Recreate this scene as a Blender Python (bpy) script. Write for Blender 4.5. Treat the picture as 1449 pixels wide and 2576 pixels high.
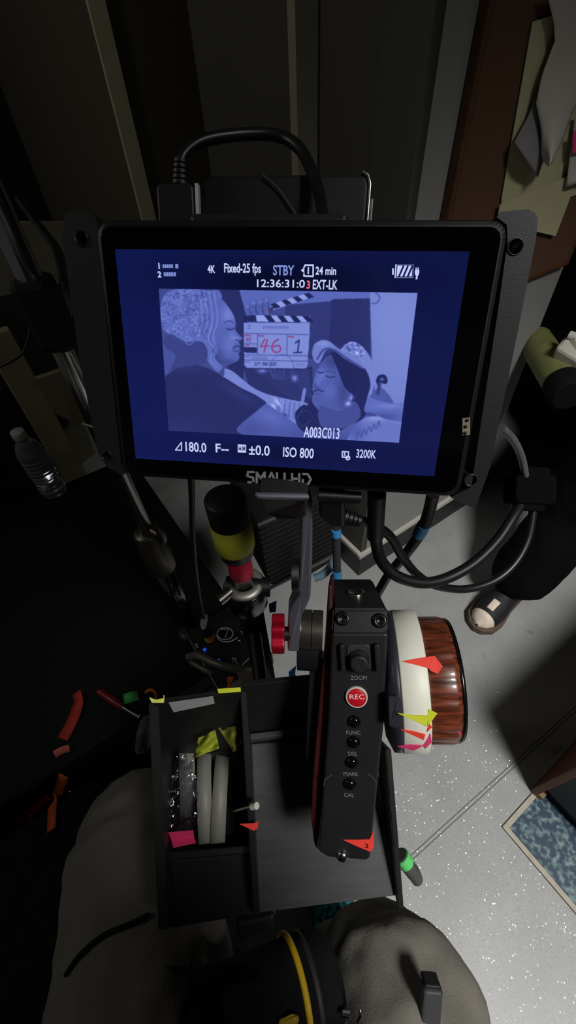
import bpy, bmesh, math, random
import numpy as np
from mathutils import Vector, Matrix
random.seed(7); rng = np.random.default_rng(7)
scn = bpy.context.scene
for o in list(bpy.data.objects): bpy.data.objects.remove(o)
COL = scn.collection
PI = math.pi
# ------------------------------------------------------------------ camera
F, CX, CY, H = 1060.0, 724.5, 1288.0, 1.15
DN = Vector((66, 972, F)).normalized()                # world down seen in camera axes (x right, y down, z forward)
UPc = -DN
FWc = (Vector((0, 0, 1)) - DN * DN.z).normalized()
RTc = FWc.cross(UPc) * -1
if RTc.x < 0: RTc = -RTc
CAMPOS = Vector((0, 0, H))
def cdir(v):                                          # camera axes -> world axes
    v = Vector(v); return Vector((v.dot(RTc), v.dot(FWc), v.dot(UPc)))
CR, CD, CF = cdir((1, 0, 0)), cdir((0, 1, 0)), cdir((0, 0, 1))
def ray(px, py): return cdir(((px - CX) / F, (py - CY) / F, 1))
def P(px, py, z): return CAMPOS + ray(px, py) * z
def FL(px, py, h=0.0):
    r = ray(px, py); return CAMPOS + r * ((h - H) / r.z)
def PV(px, py, xy):                                   # point of a pixel's ray at the ground distance of xy
    r = ray(px, py); t = Vector((xy[0], xy[1])).length / Vector((r.x, r.y)).length
    return CAMPOS + r * t
cam = bpy.data.cameras.new('camera'); camo = bpy.data.objects.new('camera', cam); COL.objects.link(camo)
cam.sensor_fit = 'VERTICAL'; cam.sensor_height = 36.0; cam.sensor_width = 36.0; cam.lens = F / 2576 * 36
cam.clip_start = 0.01
Mc = Matrix((CR, -CD, -CF)).transposed().to_4x4(); Mc.translation = CAMPOS
camo.matrix_world = Mc; scn.camera = camo
# ------------------------------------------------------------------ light
w = bpy.data.worlds.new('world'); scn.world = w; w.use_nodes = True
w.node_tree.nodes['Background'].inputs[0].default_value = (0.9, 0.95, 1.0, 1)
w.node_tree.nodes['Background'].inputs[1].default_value = 0.026
def lamp(name, loc, target, power, size, angle, blend, col):
    l = bpy.data.lights.new(name, 'SPOT'); l.energy = power; l.shadow_soft_size = size
    l.spot_size = math.radians(angle); l.spot_blend = blend; l.color = col
    o = bpy.data.objects.new(name, l); COL.objects.link(o); o.location = loc
    o.rotation_euler = (Vector(target) - Vector(loc)).to_track_quat('-Z', 'Y').to_euler()
lamp('ceiling_lamp_light', (0.84, -0.72, 2.36), (0.85, 0.10, 0), 275, 0.26, 75, 1.0, (1.0, 0.98, 0.94))
lamp('added_wall_fill_light', (1.75, 0.2, 2.2), (1.0, 1.1, 0.9), 1.6, 0.12, 90, 1.0, (1.0, 0.93, 0.80))  # added fill for the right wall and notice board, no known lamp there
pl_ = bpy.data.lights.new('added_left_fill_light', 'POINT'); pl_.energy = 8.5; pl_.shadow_soft_size = 0.10; pl_.color = (1.0, 0.95, 0.82)  # added point light to brighten pole, bottle and shelf, no real lamp
po_ = bpy.data.objects.new('added_left_fill_light', pl_); COL.objects.link(po_); po_.location = (-1.5, 0.25, 1.9)
scn.view_settings.view_transform = 'Standard'; scn.view_settings.look = 'None'
scn.view_settings.exposure = 0.0; scn.view_settings.gamma = 1.0; scn.view_settings.use_curve_mapping = False
# ------------------------------------------------------------------ materials
def lin(c):
    c = [x / 255 for x in c]
    return [x / 12.92 if x <= 0.04045 else ((x + 0.055) / 1.055) ** 2.4 for x in c]
MATS = {}
def mat(name, col, rough=0.6, metal=0.0, var=0.12, scale=40, bump=0.0, bscale=200, emit=0, trans=0, spec=0.5, stretch=None, coat=0, ior=1.45):
    if name in MATS: return MATS[name]
    m = bpy.data.materials.new(name); m.use_nodes = True; nt = m.node_tree; N = nt.nodes; L = nt.links
    b = N['Principled BSDF']; c = lin(col) + [1]
    b.inputs['Roughness'].default_value = rough; b.inputs['Metallic'].default_value = metal
    b.inputs['Specular IOR Level'].default_value = spec
    b.inputs['Transmission Weight'].default_value = trans
    b.inputs['Coat Weight'].default_value = coat; b.inputs['IOR'].default_value = ior
    tc = N.new('ShaderNodeTexCoord'); mp = N.new('ShaderNodeMapping'); L.new(tc.outputs['Object'], mp.inputs[0])
    if stretch: mp.inputs['Scale'].default_value = stretch
    if var:
        n = N.new('ShaderNodeTexNoise'); n.inputs['Scale'].default_value = scale; n.inputs['Detail'].default_value = 5
        L.new(mp.outputs[0], n.inputs['Vector'])
        r = N.new('ShaderNodeValToRGB'); r.color_ramp.elements[0].position = 0.3; r.color_ramp.elements[1].position = 0.7
        r.color_ramp.elements[0].color = [x * (1 - var) for x in c[:3]] + [1]
        r.color_ramp.elements[1].color = [min(1, x * (1 + var)) for x in c[:3]] + [1]
        L.new(n.outputs[0], r.inputs[0]); L.new(r.outputs[0], b.inputs['Base Color'])
    else: b.inputs['Base Color'].default_value = c
    if bump:
        n2 = N.new('ShaderNodeTexNoise'); n2.inputs['Scale'].default_value = bscale; n2.inputs['Detail'].default_value = 4
        L.new(mp.outputs[0], n2.inputs['Vector'])
        bp = N.new('ShaderNodeBump'); bp.inputs['Strength'].default_value = bump; bp.inputs['Distance'].default_value = 0.002
        L.new(n2.outputs[0], bp.inputs['Height']); L.new(bp.outputs[0], b.inputs['Normal'])
    if emit:
        b.inputs['Emission Color'].default_value = c; b.inputs['Emission Strength'].default_value = emit
    MATS[name] = m; return m
def emat(name, col, s=1.0):
    m = mat(name, col, 0.4, 0, 0, emit=s)
    m.node_tree.nodes['Principled BSDF'].inputs['Base Color'].default_value = (0, 0, 0, 1)
    m.node_tree.nodes['Principled BSDF'].inputs['Specular IOR Level'].default_value = 0.0
    return m
# ------------------------------------------------------------------ mesh builder
def frame(o, x, y, z=None):
    x = Vector(x).normalized(); y = Vector(y); y = (y - x * y.dot(x)).normalized(); z = x.cross(y)
    M = Matrix((x, y, z)).transposed().to_4x4(); M.translation = Vector(o); return M
def camframe(px, py, z, roll=0):                       # axes right / up / towards the viewer at a place in the room
    M = Matrix((CR, -CD, -CF)).transposed().to_4x4() @ Matrix.Rotation(roll, 4, 'Z'); M.translation = P(px, py, z); return M
def upright(p, deg=0):
    return Matrix.Translation(p) @ Matrix.Rotation(math.radians(deg), 4, 'Z')
def smooth_path(pts, n=8):
    pts = [np.array(p, float) for p in pts]
    if len(pts) < 3: return pts
    out = []; Q = [2 * pts[0] - pts[1]] + pts + [2 * pts[-1] - pts[-2]]
    for i in range(1, len(Q) - 2):
        a, b, c, d = Q[i - 1:i + 3]
        for k in range(n):
            t = k / n
            out.append(0.5 * (2 * b + (c - a) * t + (2 * a - 5 * b + 4 * c - d) * t * t + (3 * b - a - 3 * c + d) * t ** 3))
    out.append(pts[-1]); return out
class MB:
    def __init__(s): s.v = []; s.f = []; s.sm = []; s.mi = []
    def add(s, vs, fs, smooth=False, mi=0, M=None):
        k = len(s.v)
        s.v += [tuple((M @ Vector(v)) if M else v) for v in vs]
        s.f += [[i + k for i in f] for f in fs]; s.sm += [smooth] * len(fs); s.mi += [mi] * len(fs); return s
    def bm(s, bm, M=None, smooth=False, mi=0):
        bm.verts.index_update()
        s.add([v.co.copy() for v in bm.verts], [[v.index for v in f.verts] for f in bm.faces], smooth, mi, M); bm.free(); return s
    def box(s, c, d, M=None, bev=0.0, seg=2, mi=0):
        bm = bmesh.new(); bmesh.ops.create_cube(bm, size=1)
        for v in bm.verts: v.co = Vector((v.co.x * d[0] + c[0], v.co.y * d[1] + c[1], v.co.z * d[2] + c[2]))
        if bev: bmesh.ops.bevel(bm, geom=bm.edges[:], offset=bev, segments=seg, profile=0.5, affect='EDGES')
        return s.bm(bm, M, False, mi)
    def prism(s, poly, z0, z1, M=None, bev=0.0, seg=2, mi=0):
        bm = bmesh.new(); n = len(poly)
        a = [bm.verts.new((p[0], p[1], z0)) for p in poly]; b = [bm.verts.new((p[0], p[1], z1)) for p in poly]
        bm.faces.new(a[::-1]); bm.faces.new(b)
        for i in range(n): bm.faces.new((a[i], a[(i + 1) % n], b[(i + 1) % n], b[i]))
        bmesh.ops.recalc_face_normals(bm, faces=bm.faces[:])
        if bev: bmesh.ops.bevel(bm, geom=bm.edges[:], offset=bev, segments=seg, profile=0.5, affect='EDGES')
        return s.bm(bm, M, False, mi)
    def slab(s, q, th, bev=0.0, mi=0):                 # four corners give the seen face, thickness goes away from the viewer
        q = [Vector(p) for p in q]; n = Vector()
        for i in range(len(q)): n += q[i - 1].cross(q[i])
        n.normalize(); c = sum(q, Vector()) / len(q)
        if n.dot(c - CAMPOS) < 0: n = -n
        bm = bmesh.new(); a = [bm.verts.new(p) for p in q]; b = [bm.verts.new(p + n * th) for p in q]; k = len(q)
        bm.faces.new(a); bm.faces.new(b[::-1])
        for i in range(k): bm.faces.new((a[i], b[i], b[(i + 1) % k], a[(i + 1) % k]))
        bmesh.ops.recalc_face_normals(bm, faces=bm.faces[:])
        if bev: bmesh.ops.bevel(bm, geom=bm.edges[:], offset=bev, segments=2, profile=0.5, affect='EDGES')
        return s.bm(bm, None, False, mi)
    def tube(s, pts, r, seg=10, M=None, closed=False, mi=0, flat=None, cap=True):
        pts = [Vector(p) for p in pts]; n = len(pts); rs = r if hasattr(r, '__len__') else [r] * n
        if len(rs) != n: rs = list(np.interp(np.linspace(0, 1, n), np.linspace(0, 1, len(rs)), rs))
        vs = []; fs = []; nrm = None
        for i, p in enumerate(pts):
            t = (pts[(i + 1) % n] - pts[i - 1]) if closed else (pts[min(i + 1, n - 1)] - pts[max(i - 1, 0)])
            t.normalize()
            if nrm is None: nrm = t.orthogonal() if flat is None else Vector(flat)
            nrm = (nrm - t * nrm.dot(t)).normalized(); bi = t.cross(nrm)
            for k in range(seg):
                a = 2 * PI * k / seg
                e = 1.0 if not isinstance(flat, tuple) or len(flat) < 4 else flat[3]
                vs.append(p + nrm * math.cos(a) * rs[i] + bi * math.sin(a) * rs[i])
        m = n if closed else n - 1
        for i in range(m):
            for k in range(seg):
                j = (i + 1) % n; fs.append((i * seg + k, i * seg + (k + 1) % seg, j * seg + (k + 1) % seg, j * seg + k))
        s.add(vs, fs, True, mi, M)
        if cap and not closed:
            s.add(vs[:seg], [list(range(seg))[::-1]], False, mi, M); s.add(vs[-seg:], [list(range(seg))], False, mi, M)
        return s
    def cyl(s, a, b, r, r2=None, seg=24, M=None, mi=0): return s.tube([a, b], [r, r if r2 is None else r2], seg, M, mi=mi)
    def lathe(s, prof, M=None, seg=32, mi=0, smooth=True, flute=0, fd=0):   # prof: (radius, z) about local z
        vs = []; fs = []
        for r, z in prof:
            for k in range(seg):
                a = 2 * PI * k / seg; rr = r
                if flute: rr = r - fd * abs(math.cos(flute * a / 2)) ** 6
                vs.append((rr * math.cos(a), rr * math.sin(a), z))
        for i in range(len(prof) - 1):
            for k in range(seg): fs.append((i * seg + k, i * seg + (k + 1) % seg, (i + 1) * seg + (k + 1) % seg, (i + 1) * seg + k))
        s.add(vs, fs, smooth, mi, M)
        for i, rev in ((0, True), (len(prof) - 1, False)):
            if prof[i][0] > 1e-6:
                l = list(range(seg)); s.add(vs[i * seg:(i + 1) * seg], [l[::-1] if rev else l], False, mi, M)
        return s
    def ball(s, c, r, sc=(1, 1, 1), M=None, seg=20, mi=0):
        bm = bmesh.new(); bmesh.ops.create_uvsphere(bm, u_segments=seg, v_segments=seg // 2, radius=r)
        for v in bm.verts: v.co = Vector((v.co.x * sc[0] + c[0], v.co.y * sc[1] + c[1], v.co.z * sc[2] + c[2]))
        return s.bm(bm, M, True, mi)
    def grid(s, f, nu, nv, M=None, mi=0, th=0.0):      # curved sheet from f(u, v), given a thickness
        vs = [Vector(f(i / nu, j / nv)) for j in range(nv + 1) for i in range(nu + 1)]
        fs = [(j * (nu + 1) + i, j * (nu + 1) + i + 1, (j + 1) * (nu + 1) + i + 1, (j + 1) * (nu + 1) + i) for j in range(nv) for i in range(nu)]
        if not th: return s.add(vs, fs, True, mi, M)
        bm = bmesh.new(); b = [bm.verts.new(v) for v in vs]
        for q in fs: bm.faces.new([b[i] for i in q])
        bmesh.ops.recalc_face_normals(bm, faces=bm.faces[:]); bmesh.ops.solidify(bm, geom=bm.faces[:], thickness=th)
        return s.bm(bm, M, True, mi)
    def text(s, txt, size, M, mi=0, depth=0.0, align='CENTER', bold=0.0, xs=1.0):
        cu = bpy.data.curves.new('t', 'FONT'); cu.body = txt; cu.size = size; cu.align_x = align; cu.align_y = 'CENTER'
        cu.extrude = depth; cu.offset = bold; cu.resolution_u = 3
        o = bpy.data.objects.new('t', cu); COL.objects.link(o); me = bpy.data.meshes.new_from_object(o)
        s.add([(v.co.x * xs, v.co.y, v.co.z) for v in me.vertices], [list(p.vertices) for p in me.polygons], False, mi, M)
        bpy.data.objects.remove(o); bpy.data.curves.remove(cu); bpy.data.meshes.remove(me); return s
    def stroke(s, pts, wd, M, mi=0, z=0.0, th=0.0003):  # flat pen strokes on a surface
        pts = [Vector((p[0], p[1], 0)) for p in pts]
        for a, b in zip(pts, pts[1:]):
            d = (b - a); l = d.length
            if l < 1e-9: continue
            d /= l; n = Vector((-d.y, d.x, 0)) * wd / 2; a2 = a - d * wd * .3; b2 = b + d * wd * .3
            s.add([(q.x, q.y, z) for q in (a2 + n, a2 - n, b2 - n, b2 + n)], [(0, 1, 2, 3)], False, mi, M)
        return s
WM = {}
def mesh_obj(name, mb, mats, M=Matrix.Identity(4), parent=None):
    me = bpy.data.meshes.new(name); inv = M.inverted()
    me.from_pydata([inv @ Vector(v) for v in mb.v], [], mb.f)
    me.polygons.foreach_set('use_smooth', mb.sm); me.polygons.foreach_set('material_index', mb.mi)
    for m in (mats if isinstance(mats, (list, tuple)) else [mats]): me.materials.append(m)
    bm = bmesh.new(); bm.from_mesh(me); bmesh.ops.recalc_face_normals(bm, faces=bm.faces[:]) if len(bm.faces) < 60000 else None
    bm.to_mesh(me); bm.free(); me.update()
    o = bpy.data.objects.new(name, me); COL.objects.link(o); WM[o.name] = M
    if parent is not None: o.parent = parent
    else: o.matrix_world = M
    return o
def tag(o, label, cat, group=None):
    o['label'] = label; o['category'] = cat
    if group: o['group'] = group
    return o
def thing(name, label, cat, M, group=None):
    if not isinstance(M, Matrix): M = Matrix.Translation(Vector(M))
    o = bpy.data.objects.new(name, None); COL.objects.link(o); o.matrix_world = M; o.empty_display_size = 0.02; WM[o.name] = M
    return tag(o, label, cat, group)
def part(name, mb, mats, parent, label=None):           # mesh given in world coordinates, stored in its thing's axes
    o = mesh_obj(name, mb, mats, WM[parent.name], parent)
    if label: o['label'] = label
    return o
def solo(name, mb, mats, label, cat, group=None):        # a thing that is one mesh, origin at its base
    a = np.array([tuple(v) for v in mb.v]); c = a.mean(0); c[2] = a[:, 2].min()
    return tag(mesh_obj(name, mb, mats, Matrix.Translation(Vector(c))), label, cat, group)
def struct(name, mb, mats, parent=None):
    o = mesh_obj(name, mb, mats, Matrix.Identity(4) if parent is None else WM[parent.name], parent)
    if parent is None: o['kind'] = 'structure'
    return o
def flat_on(M, px, py):                                  # where a pixel's ray meets a frame's xy plane, in its axes
    r = ray(px, py); n = M.col[2].to_3d(); t = (M.translation - CAMPOS).dot(n) / r.dot(n)
    return M.inverted() @ (CAMPOS + r * t)
def rounded(x0, y0, x1, y1, r, n=5):
    out = []
    for cx, cy, a0 in ((x1 - r, y1 - r, 0), (x0 + r, y1 - r, 90), (x0 + r, y0 + r, 180), (x1 - r, y0 + r, 270)):
        for k in range(n + 1):
            a = math.radians(a0 + 90 * k / n); out.append((cx + r * math.cos(a), cy + r * math.sin(a)))
    return out
def surf(px, py, lift=0.003):                           # first thing met along a pixel's ray, lifted a little off it
    bpy.context.view_layer.update(); ok, loc, n, *_ = scn.ray_cast(bpy.context.view_layer.depsgraph, CAMPOS, ray(px, py).normalized())
    return loc + n * lift if ok else FL(px, py)
def T(x=0, y=0, z=0): return Matrix.Translation((x, y, z))
def wave(t, k=1.0, ph=0.0): return math.sin(t * k + ph)
# common materials
BLK = mat('black_plastic', (27, 27, 29), 0.45, 0, 0.1)
BLKG = mat('black_gloss_plastic', (14, 14, 17), 0.18, 0, 0.05)
BLKM = mat('black_matte_metal', (30, 31, 35), 0.42, 0.3, 0.1, bump=0.05, bscale=900)
RUB = mat('black_rubber_cable', (20, 20, 22), 0.38, 0, 0.1)
GREYM = mat('grey_anodised_metal', (120, 122, 135), 0.38, 0.6, 0.05)
CHR = mat('chrome', (205, 204, 200), 0.2, 1.0, 0.05)
STEEL = mat('brushed_steel', (170, 168, 162), 0.28, 1.0, 0.1, scale=200)
WHT = mat('white_plastic', (205, 204, 194), 0.5, 0, 0.04)
CLOTHB = mat('black_cloth', (26, 26, 28), 0.9, 0, 0.2, bump=0.3, bscale=600, spec=0.15)
YEL = mat('fluorescent_yellow_tape', (206, 214, 50), 0.6, 0, 0.06)
PNK = mat('hot_pink_tape', (232, 62, 120), 0.6, 0, 0.06)
REDT = mat('fluorescent_red_tape', (240, 66, 54), 0.6, 0, 0.05)
BLU = mat('blue_tape', (58, 140, 205), 0.55, 0, 0.08)
# ------------------------------------------------------------------ the setting
E1 = Vector((math.cos(math.radians(32)), math.sin(math.radians(32)), 0)); E2 = Vector((-E1.y, E1.x, 0)); ZU = Vector((0, 0, 1))
RA = FL(902, 1436)                                       # inner end of the wall corner on the floor
def hitp(px, py, o, n):                                  # pixel ray against a vertical plane
    r = ray(px, py); return CAMPOS + r * ((o - CAMPOS).dot(n) / r.dot(n))
def floor_material():
    m = mat('speckled_vinyl', (146, 147, 147), 0.42, 0, 0.10, 9, 0.04, 500); nt = m.node_tree; N = nt.nodes; L = nt.links; b = N['Principled BSDF']
    tc = N.new('ShaderNodeTexCoord')
    def vor(scale, lo):
        v = N.new('ShaderNodeTexVoronoi'); v.inputs['Scale'].default_value = scale; L.new(tc.outputs['Object'], v.inputs['Vector'])
        s = N.new('ShaderNodeSeparateColor'); L.new(v.outputs['Color'], s.inputs[0])
        g = N.new('ShaderNodeMath'); g.operation = 'GREATER_THAN'; g.inputs[1].default_value = lo; L.new(s.outputs[2], g.inputs[0])
        return v, g
    v, g = vor(620, 0.93)
    sp = [l for l in L if l.to_socket == b.inputs['Base Color']][0].from_socket
    v2, g2 = vor(700, 0.80)                               # dark grains in the vinyl
    mx = N.new('ShaderNodeMix'); mx.data_type = 'RGBA'; L.new(g2.outputs[0], mx.inputs[0]); L.new(sp, mx.inputs[6]); mx.inputs[7].default_value = lin((134, 135, 136)) + [1]
    n = N.new('ShaderNodeTexNoise'); n.inputs['Scale'].default_value = 14; n.inputs['Detail'].default_value = 3; L.new(tc.outputs['Object'], n.inputs['Vector'])
    r = N.new('ShaderNodeValToRGB'); r.color_ramp.elements[0].position = 0.69; r.color_ramp.elements[1].position = 0.76
    L.new(n.outputs[0], r.inputs[0])
    m2 = N.new('ShaderNodeMix'); m2.data_type = 'RGBA'; L.new(r.outputs[0], m2.inputs[0]); L.new(mx.outputs[2], m2.inputs[6]); m2.inputs[7].default_value = lin((112, 108, 104)) + [1]
    L.new(m2.outputs[2], b.inputs['Base Color'])
    # mica flakes lying at all angles
    geo = N.new('ShaderNodeNewGeometry'); c = N.new('ShaderNodeVectorMath'); c.operation = 'SUBTRACT'; L.new(v.outputs['Color'], c.inputs[0]); c.inputs[1].default_value = (0.5, 0.5, 0.5)
    sc = N.new('ShaderNodeVectorMath'); sc.operation = 'SCALE'; L.new(c.outputs[0], sc.inputs[0]); sc.inputs['Scale'].default_value = 0.9
    ad = N.new('ShaderNodeVectorMath'); L.new(geo.outputs['Normal'], ad.inputs[0]); L.new(sc.outputs[0], ad.inputs[1])
    no = N.new('ShaderNodeVectorMath'); no.operation = 'NORMALIZE'; L.new(ad.outputs[0], no.inputs[0])
    gl = N.new('ShaderNodeBsdfGlossy'); gl.inputs['Roughness'].default_value = 0.22; gl.inputs['Color'].default_value = (0.85, 0.85, 0.85, 1); L.new(no.outputs[0], gl.inputs['Normal'])
    ms = N.new('ShaderNodeMixShader'); L.new(g.outputs[0], ms.inputs[0]); L.new(b.outputs[0], ms.inputs[1]); L.new(gl.outputs[0], ms.inputs[2])
    f = N.new('ShaderNodeMath'); f.operation = 'MULTIPLY'; L.new(g.outputs[0], f.inputs[0]); f.inputs[1].default_value = 0.09; L.new(f.outputs[0], ms.inputs[0])
    L.new(ms.outputs[0], N['Material Output'].inputs[0]); return m
FLOORM = floor_material()
fl = struct('floor', MB().box((0, 0.6, -0.01), (6, 6, 0.02)), FLOORM)
# welded seam between two vinyl sheets, a thin pair of dark lines
mb = MB(); a = FL(1035, 2158); b = FL(1440, 1790); d = (b - a).normalized(); a = a - d * 0.8; b = b + d * 1.6; n = Vector((-d.y, d.x, 0))
for off in (-0.0035, 0.0035):
    q = [a + n * (off - 0.0009), a + n * (off + 0.0009), b + n * (off + 0.0009), b + n * (off - 0.0009)]
    mb.add([p + ZU * 0.0006 for p in q] + [p - ZU * 0.001 for p in q], [(0, 1, 2, 3), (0, 4, 5, 1), (1, 5, 6, 2), (2, 6, 7, 3), (3, 7, 4, 0)])
struct('trim_2', mb, mat('seam_grey', (88, 88, 88), 0.6))
# mottled teal inlay with a beige border, laid into the floor
ic = FL(1262, 2080); il = [ic, ic + E1 * 0.6, ic + E1 * 0.6 - E2 * 0.6, ic - E2 * 0.6]
def quadprism(c, z0, z1): return MB().prism([(p.x, p.y) for p in c], z0, z1)
inl = struct('trim_1', quadprism(il, -0.001, 0.0012), mat('beige_border', (158, 152, 136), 0.55, 0, 0.1, 60))
bd = 0.011
ins = [ic + E1 * bd - E2 * bd, ic + E1 * 0.58 - E2 * bd, ic + E1 * 0.58 - E2 * 0.58, ic + E1 * bd - E2 * 0.58]
TEAL = mat('mottled_teal_vinyl', (44, 72, 88), 0.5)
r_ = [n for n in TEAL.node_tree.nodes if n.type == 'VALTORGB'][0].color_ramp
r_.elements[0].color = lin((22, 48, 70)) + [1]; r_.elements[1].color = lin((128, 156, 152)) + [1]; r_.elements[0].position = 0.47; r_.elements[1].position = 0.78
[n for n in TEAL.node_tree.nodes if n.type == 'TEX_NOISE'][0].inputs['Scale'].default_value = 95
struct('inlay_field', quadprism(ins, 0.0, 0.0022), TEAL, inl)
mb = MB()
for p, q in ((il[0], il[1]), (il[0], il[3])):
    d = (q - p).normalized(); n = Vector((-d.y, d.x, 0)) * 0.0008
    mb.prism([tuple((v)[:2]) for v in (p - n, q - n, q + n, p + n)], -0.001, 0.0016)
struct('inlay_joint', mb, mat('joint_dark', (52, 50, 48), 0.8), inl)

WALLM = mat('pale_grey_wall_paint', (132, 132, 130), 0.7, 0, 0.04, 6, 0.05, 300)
WALLD = mat('shaded_brown_grey_wall', (74, 72, 66), 0.75, 0, 0.05, 6)  # shade of the turned-away steps is put into this darker colour
WALLK = mat('shaded_recess_wall', (34, 34, 36), 0.8, 0, 0.05)  # dark of the doorway void put into the wall colour
HW = 2.5
def wallbox(a, b, th, m, name, z0=0.0, z1=HW, parent=None, back=None):   # a wall from a to b with its body behind the seen face
    d = (b - a).normalized(); n = Vector((-d.y, d.x, 0))
    if n.dot(a - Vector((0, 0, 0))) < 0: n = -n
    if back is not None: n = back
    return struct(name, MB().prism([tuple(v[:2]) for v in (a, b, b + n * th, a + n * th)], z0, z1), m, parent)
W = hitp(1268, 1050, RA, E2); W.z = 0
wr = wallbox(RA, W, 0.09, WALLM, 'wall_right', back=E2)
bh = 0.085
def skirting(name, a, b, out):
    d = (b - a).normalized()
    s_ = struct(name, MB().prism([tuple(v[:2]) for v in (a, b, b + out * 0.014, a + out * 0.014)], 0.0, bh), mat('black_skirting', (24, 24, 25), 0.45))
    struct('top_bead', MB().prism([tuple(v[:2]) for v in (a, b, b + out * 0.012, a + out * 0.012)], bh, bh + 0.014), mat('pale_bead', (176, 174, 166), 0.5, 0, 0.05), s_); return s_
skirting('baseboard_right', RA - E1 * 0.014, W, -E2)
# stepped wall left of the corner: colours carry the light too, -E1 faces pale (lit), E2 faces dark (turned away from the lamp)
B = hitp(799, 300, RA, E1); B.z = 0
Cc = hitp(748, 300, B, E2); Cc.z = 0
D = hitp(512, 300, Cc, E1); D.z = 0
E_ = hitp(381, 500, D, E1); E_.z = 0
F_ = hitp(346, 500, E_, E2); F_.z = 0
G = F_ + E2 * 1.6
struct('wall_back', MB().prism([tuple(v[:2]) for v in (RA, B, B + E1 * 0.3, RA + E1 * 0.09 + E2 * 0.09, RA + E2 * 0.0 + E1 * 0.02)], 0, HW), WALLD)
skirting('baseboard_back', RA, B, -E1)
struct('trim_3', MB().prism([tuple(v[:2]) for v in (Cc, B, B + E2 * 0.02, Cc + E2 * 0.02)], 0, HW), mat('lit_corner_strip', (150, 146, 128), 0.7, 0, 0.05))  # narrow lamp-facing step, its light put into a paler colour
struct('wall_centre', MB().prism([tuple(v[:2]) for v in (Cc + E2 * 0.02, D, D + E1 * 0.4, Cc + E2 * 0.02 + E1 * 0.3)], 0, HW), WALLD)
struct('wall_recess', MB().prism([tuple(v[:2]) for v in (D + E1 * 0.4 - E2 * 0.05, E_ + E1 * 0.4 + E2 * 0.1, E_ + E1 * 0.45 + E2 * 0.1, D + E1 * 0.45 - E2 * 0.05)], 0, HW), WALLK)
struct('trim_4', MB().prism([tuple(v[:2]) for v in (F_, E_, E_ + E2 * 0.015, F_ + E2 * 0.015)], 0, HW), mat('pale_door_edge', (196, 192, 160), 0.6, 0, 0.05))
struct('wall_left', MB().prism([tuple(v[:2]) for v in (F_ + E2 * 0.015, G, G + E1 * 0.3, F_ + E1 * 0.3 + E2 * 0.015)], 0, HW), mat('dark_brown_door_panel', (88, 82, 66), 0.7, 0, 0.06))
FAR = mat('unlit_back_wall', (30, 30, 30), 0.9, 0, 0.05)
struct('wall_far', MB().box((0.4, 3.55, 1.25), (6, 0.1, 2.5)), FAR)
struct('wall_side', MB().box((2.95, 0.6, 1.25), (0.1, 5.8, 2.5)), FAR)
struct('ceiling', MB().box((0, 0.6, 2.52), (6, 6, 0.04)), mat('ceiling_tile', (120, 120, 118), 0.9))
# recessed ceiling lamp that lights the floor
t = thing('ceiling_lamp', 'round recessed ceiling lamp above and behind the seated person', 'lamp', T(0.84, -0.72, 2.42))
part('lamp_rim', MB().lathe([(0.06, 0), (0.075, 0), (0.078, 0.01), (0.078, 0.078), (0.065, 0.078), (0.062, 0.01), (0.06, 0)], T(0.84, -0.72, 2.42)), WHT, t)
part('lamp_lens', MB().lathe([(0.0, 0.05), (0.06, 0.05), (0.06, 0.056), (0.0, 0.056)], T(0.84, -0.72, 2.42)), emat('lamp_glow', (255, 250, 240), 3), t)

# ------------------------------------------------------------------ notice board and papers on the right wall
def wp(px, py, off=0.0): return hitp(px, py, RA - E2 * off, E2)
bl = wp(1108, 560, 0.0); br_ = wp(1395, 650, 0.0); bb = wp(1360, 676, 0).z
xl = (bl - RA).dot(E1); xr = (wp(1412, 652) - RA).dot(E1); fw = 0.022
MW = frame(RA, E1, ZU)                                    # wall axes: x along the wall, y up, z out into the room
t = thing('notice_board', 'tan fabric notice board with a rust brown edging strip on the pale grey wall', 'notice board', MW @ T(xl, bb, 0.0))
BRD = mat('tan_brown_felt', (84, 58, 40), 0.9, 0, 0.08, 300, 0.2, 900)
ht = 2.1 - bb
part('board_panel', MB().box(((xl + xr) / 2, bb + ht / 2, 0.008), (xr - xl - 0.004, ht - 0.004, 0.015), MW), BRD, t)
mb = MB()
for x in (xl, xr): mb.box((x, bb + ht / 2, 0.0095), (0.012, ht + 0.012, 0.018), MW, 0.003)
for y in (bb, bb + ht): mb.box(((xl + xr) / 2, y, 0.0095), (xr - xl, 0.012, 0.018), MW, 0.003)
part('edging_strip', mb, mat('rust_edging', (80, 52, 32), 0.6), t)
PAP = mat('cream_paper', (176, 172, 136), 0.8, 0, 0.04, 20); PAPW = mat('white_paper', (172, 170, 160), 0.8, 0, 0.04, 20)
INK = mat('dark_ink', (60, 60, 60), 0.8, 0, 0)
def sheet(name, pts, off, m, label, curl=0.0, group=None):
    q = [hitp(px, py, RA - E2 * off, E2) for px, py in pts]
    return solo(name, MB().slab(q, 0.0012), m, label, 'paper', group)
sheet('paper_sheet', [(1340, 55), (1480, 10), (1480, 480), (1258, 556), (1262, 500)], 0.019, PAP, 'large cream paper sheet pinned flat on the notice board')
sheet('paper_sheet', [(1258, 515), (1460, 430), (1398, 594), (1250, 560)], 0.024, PAP, 'lower cream sheet whose pointed corner hangs over the notice board bottom')
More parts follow.
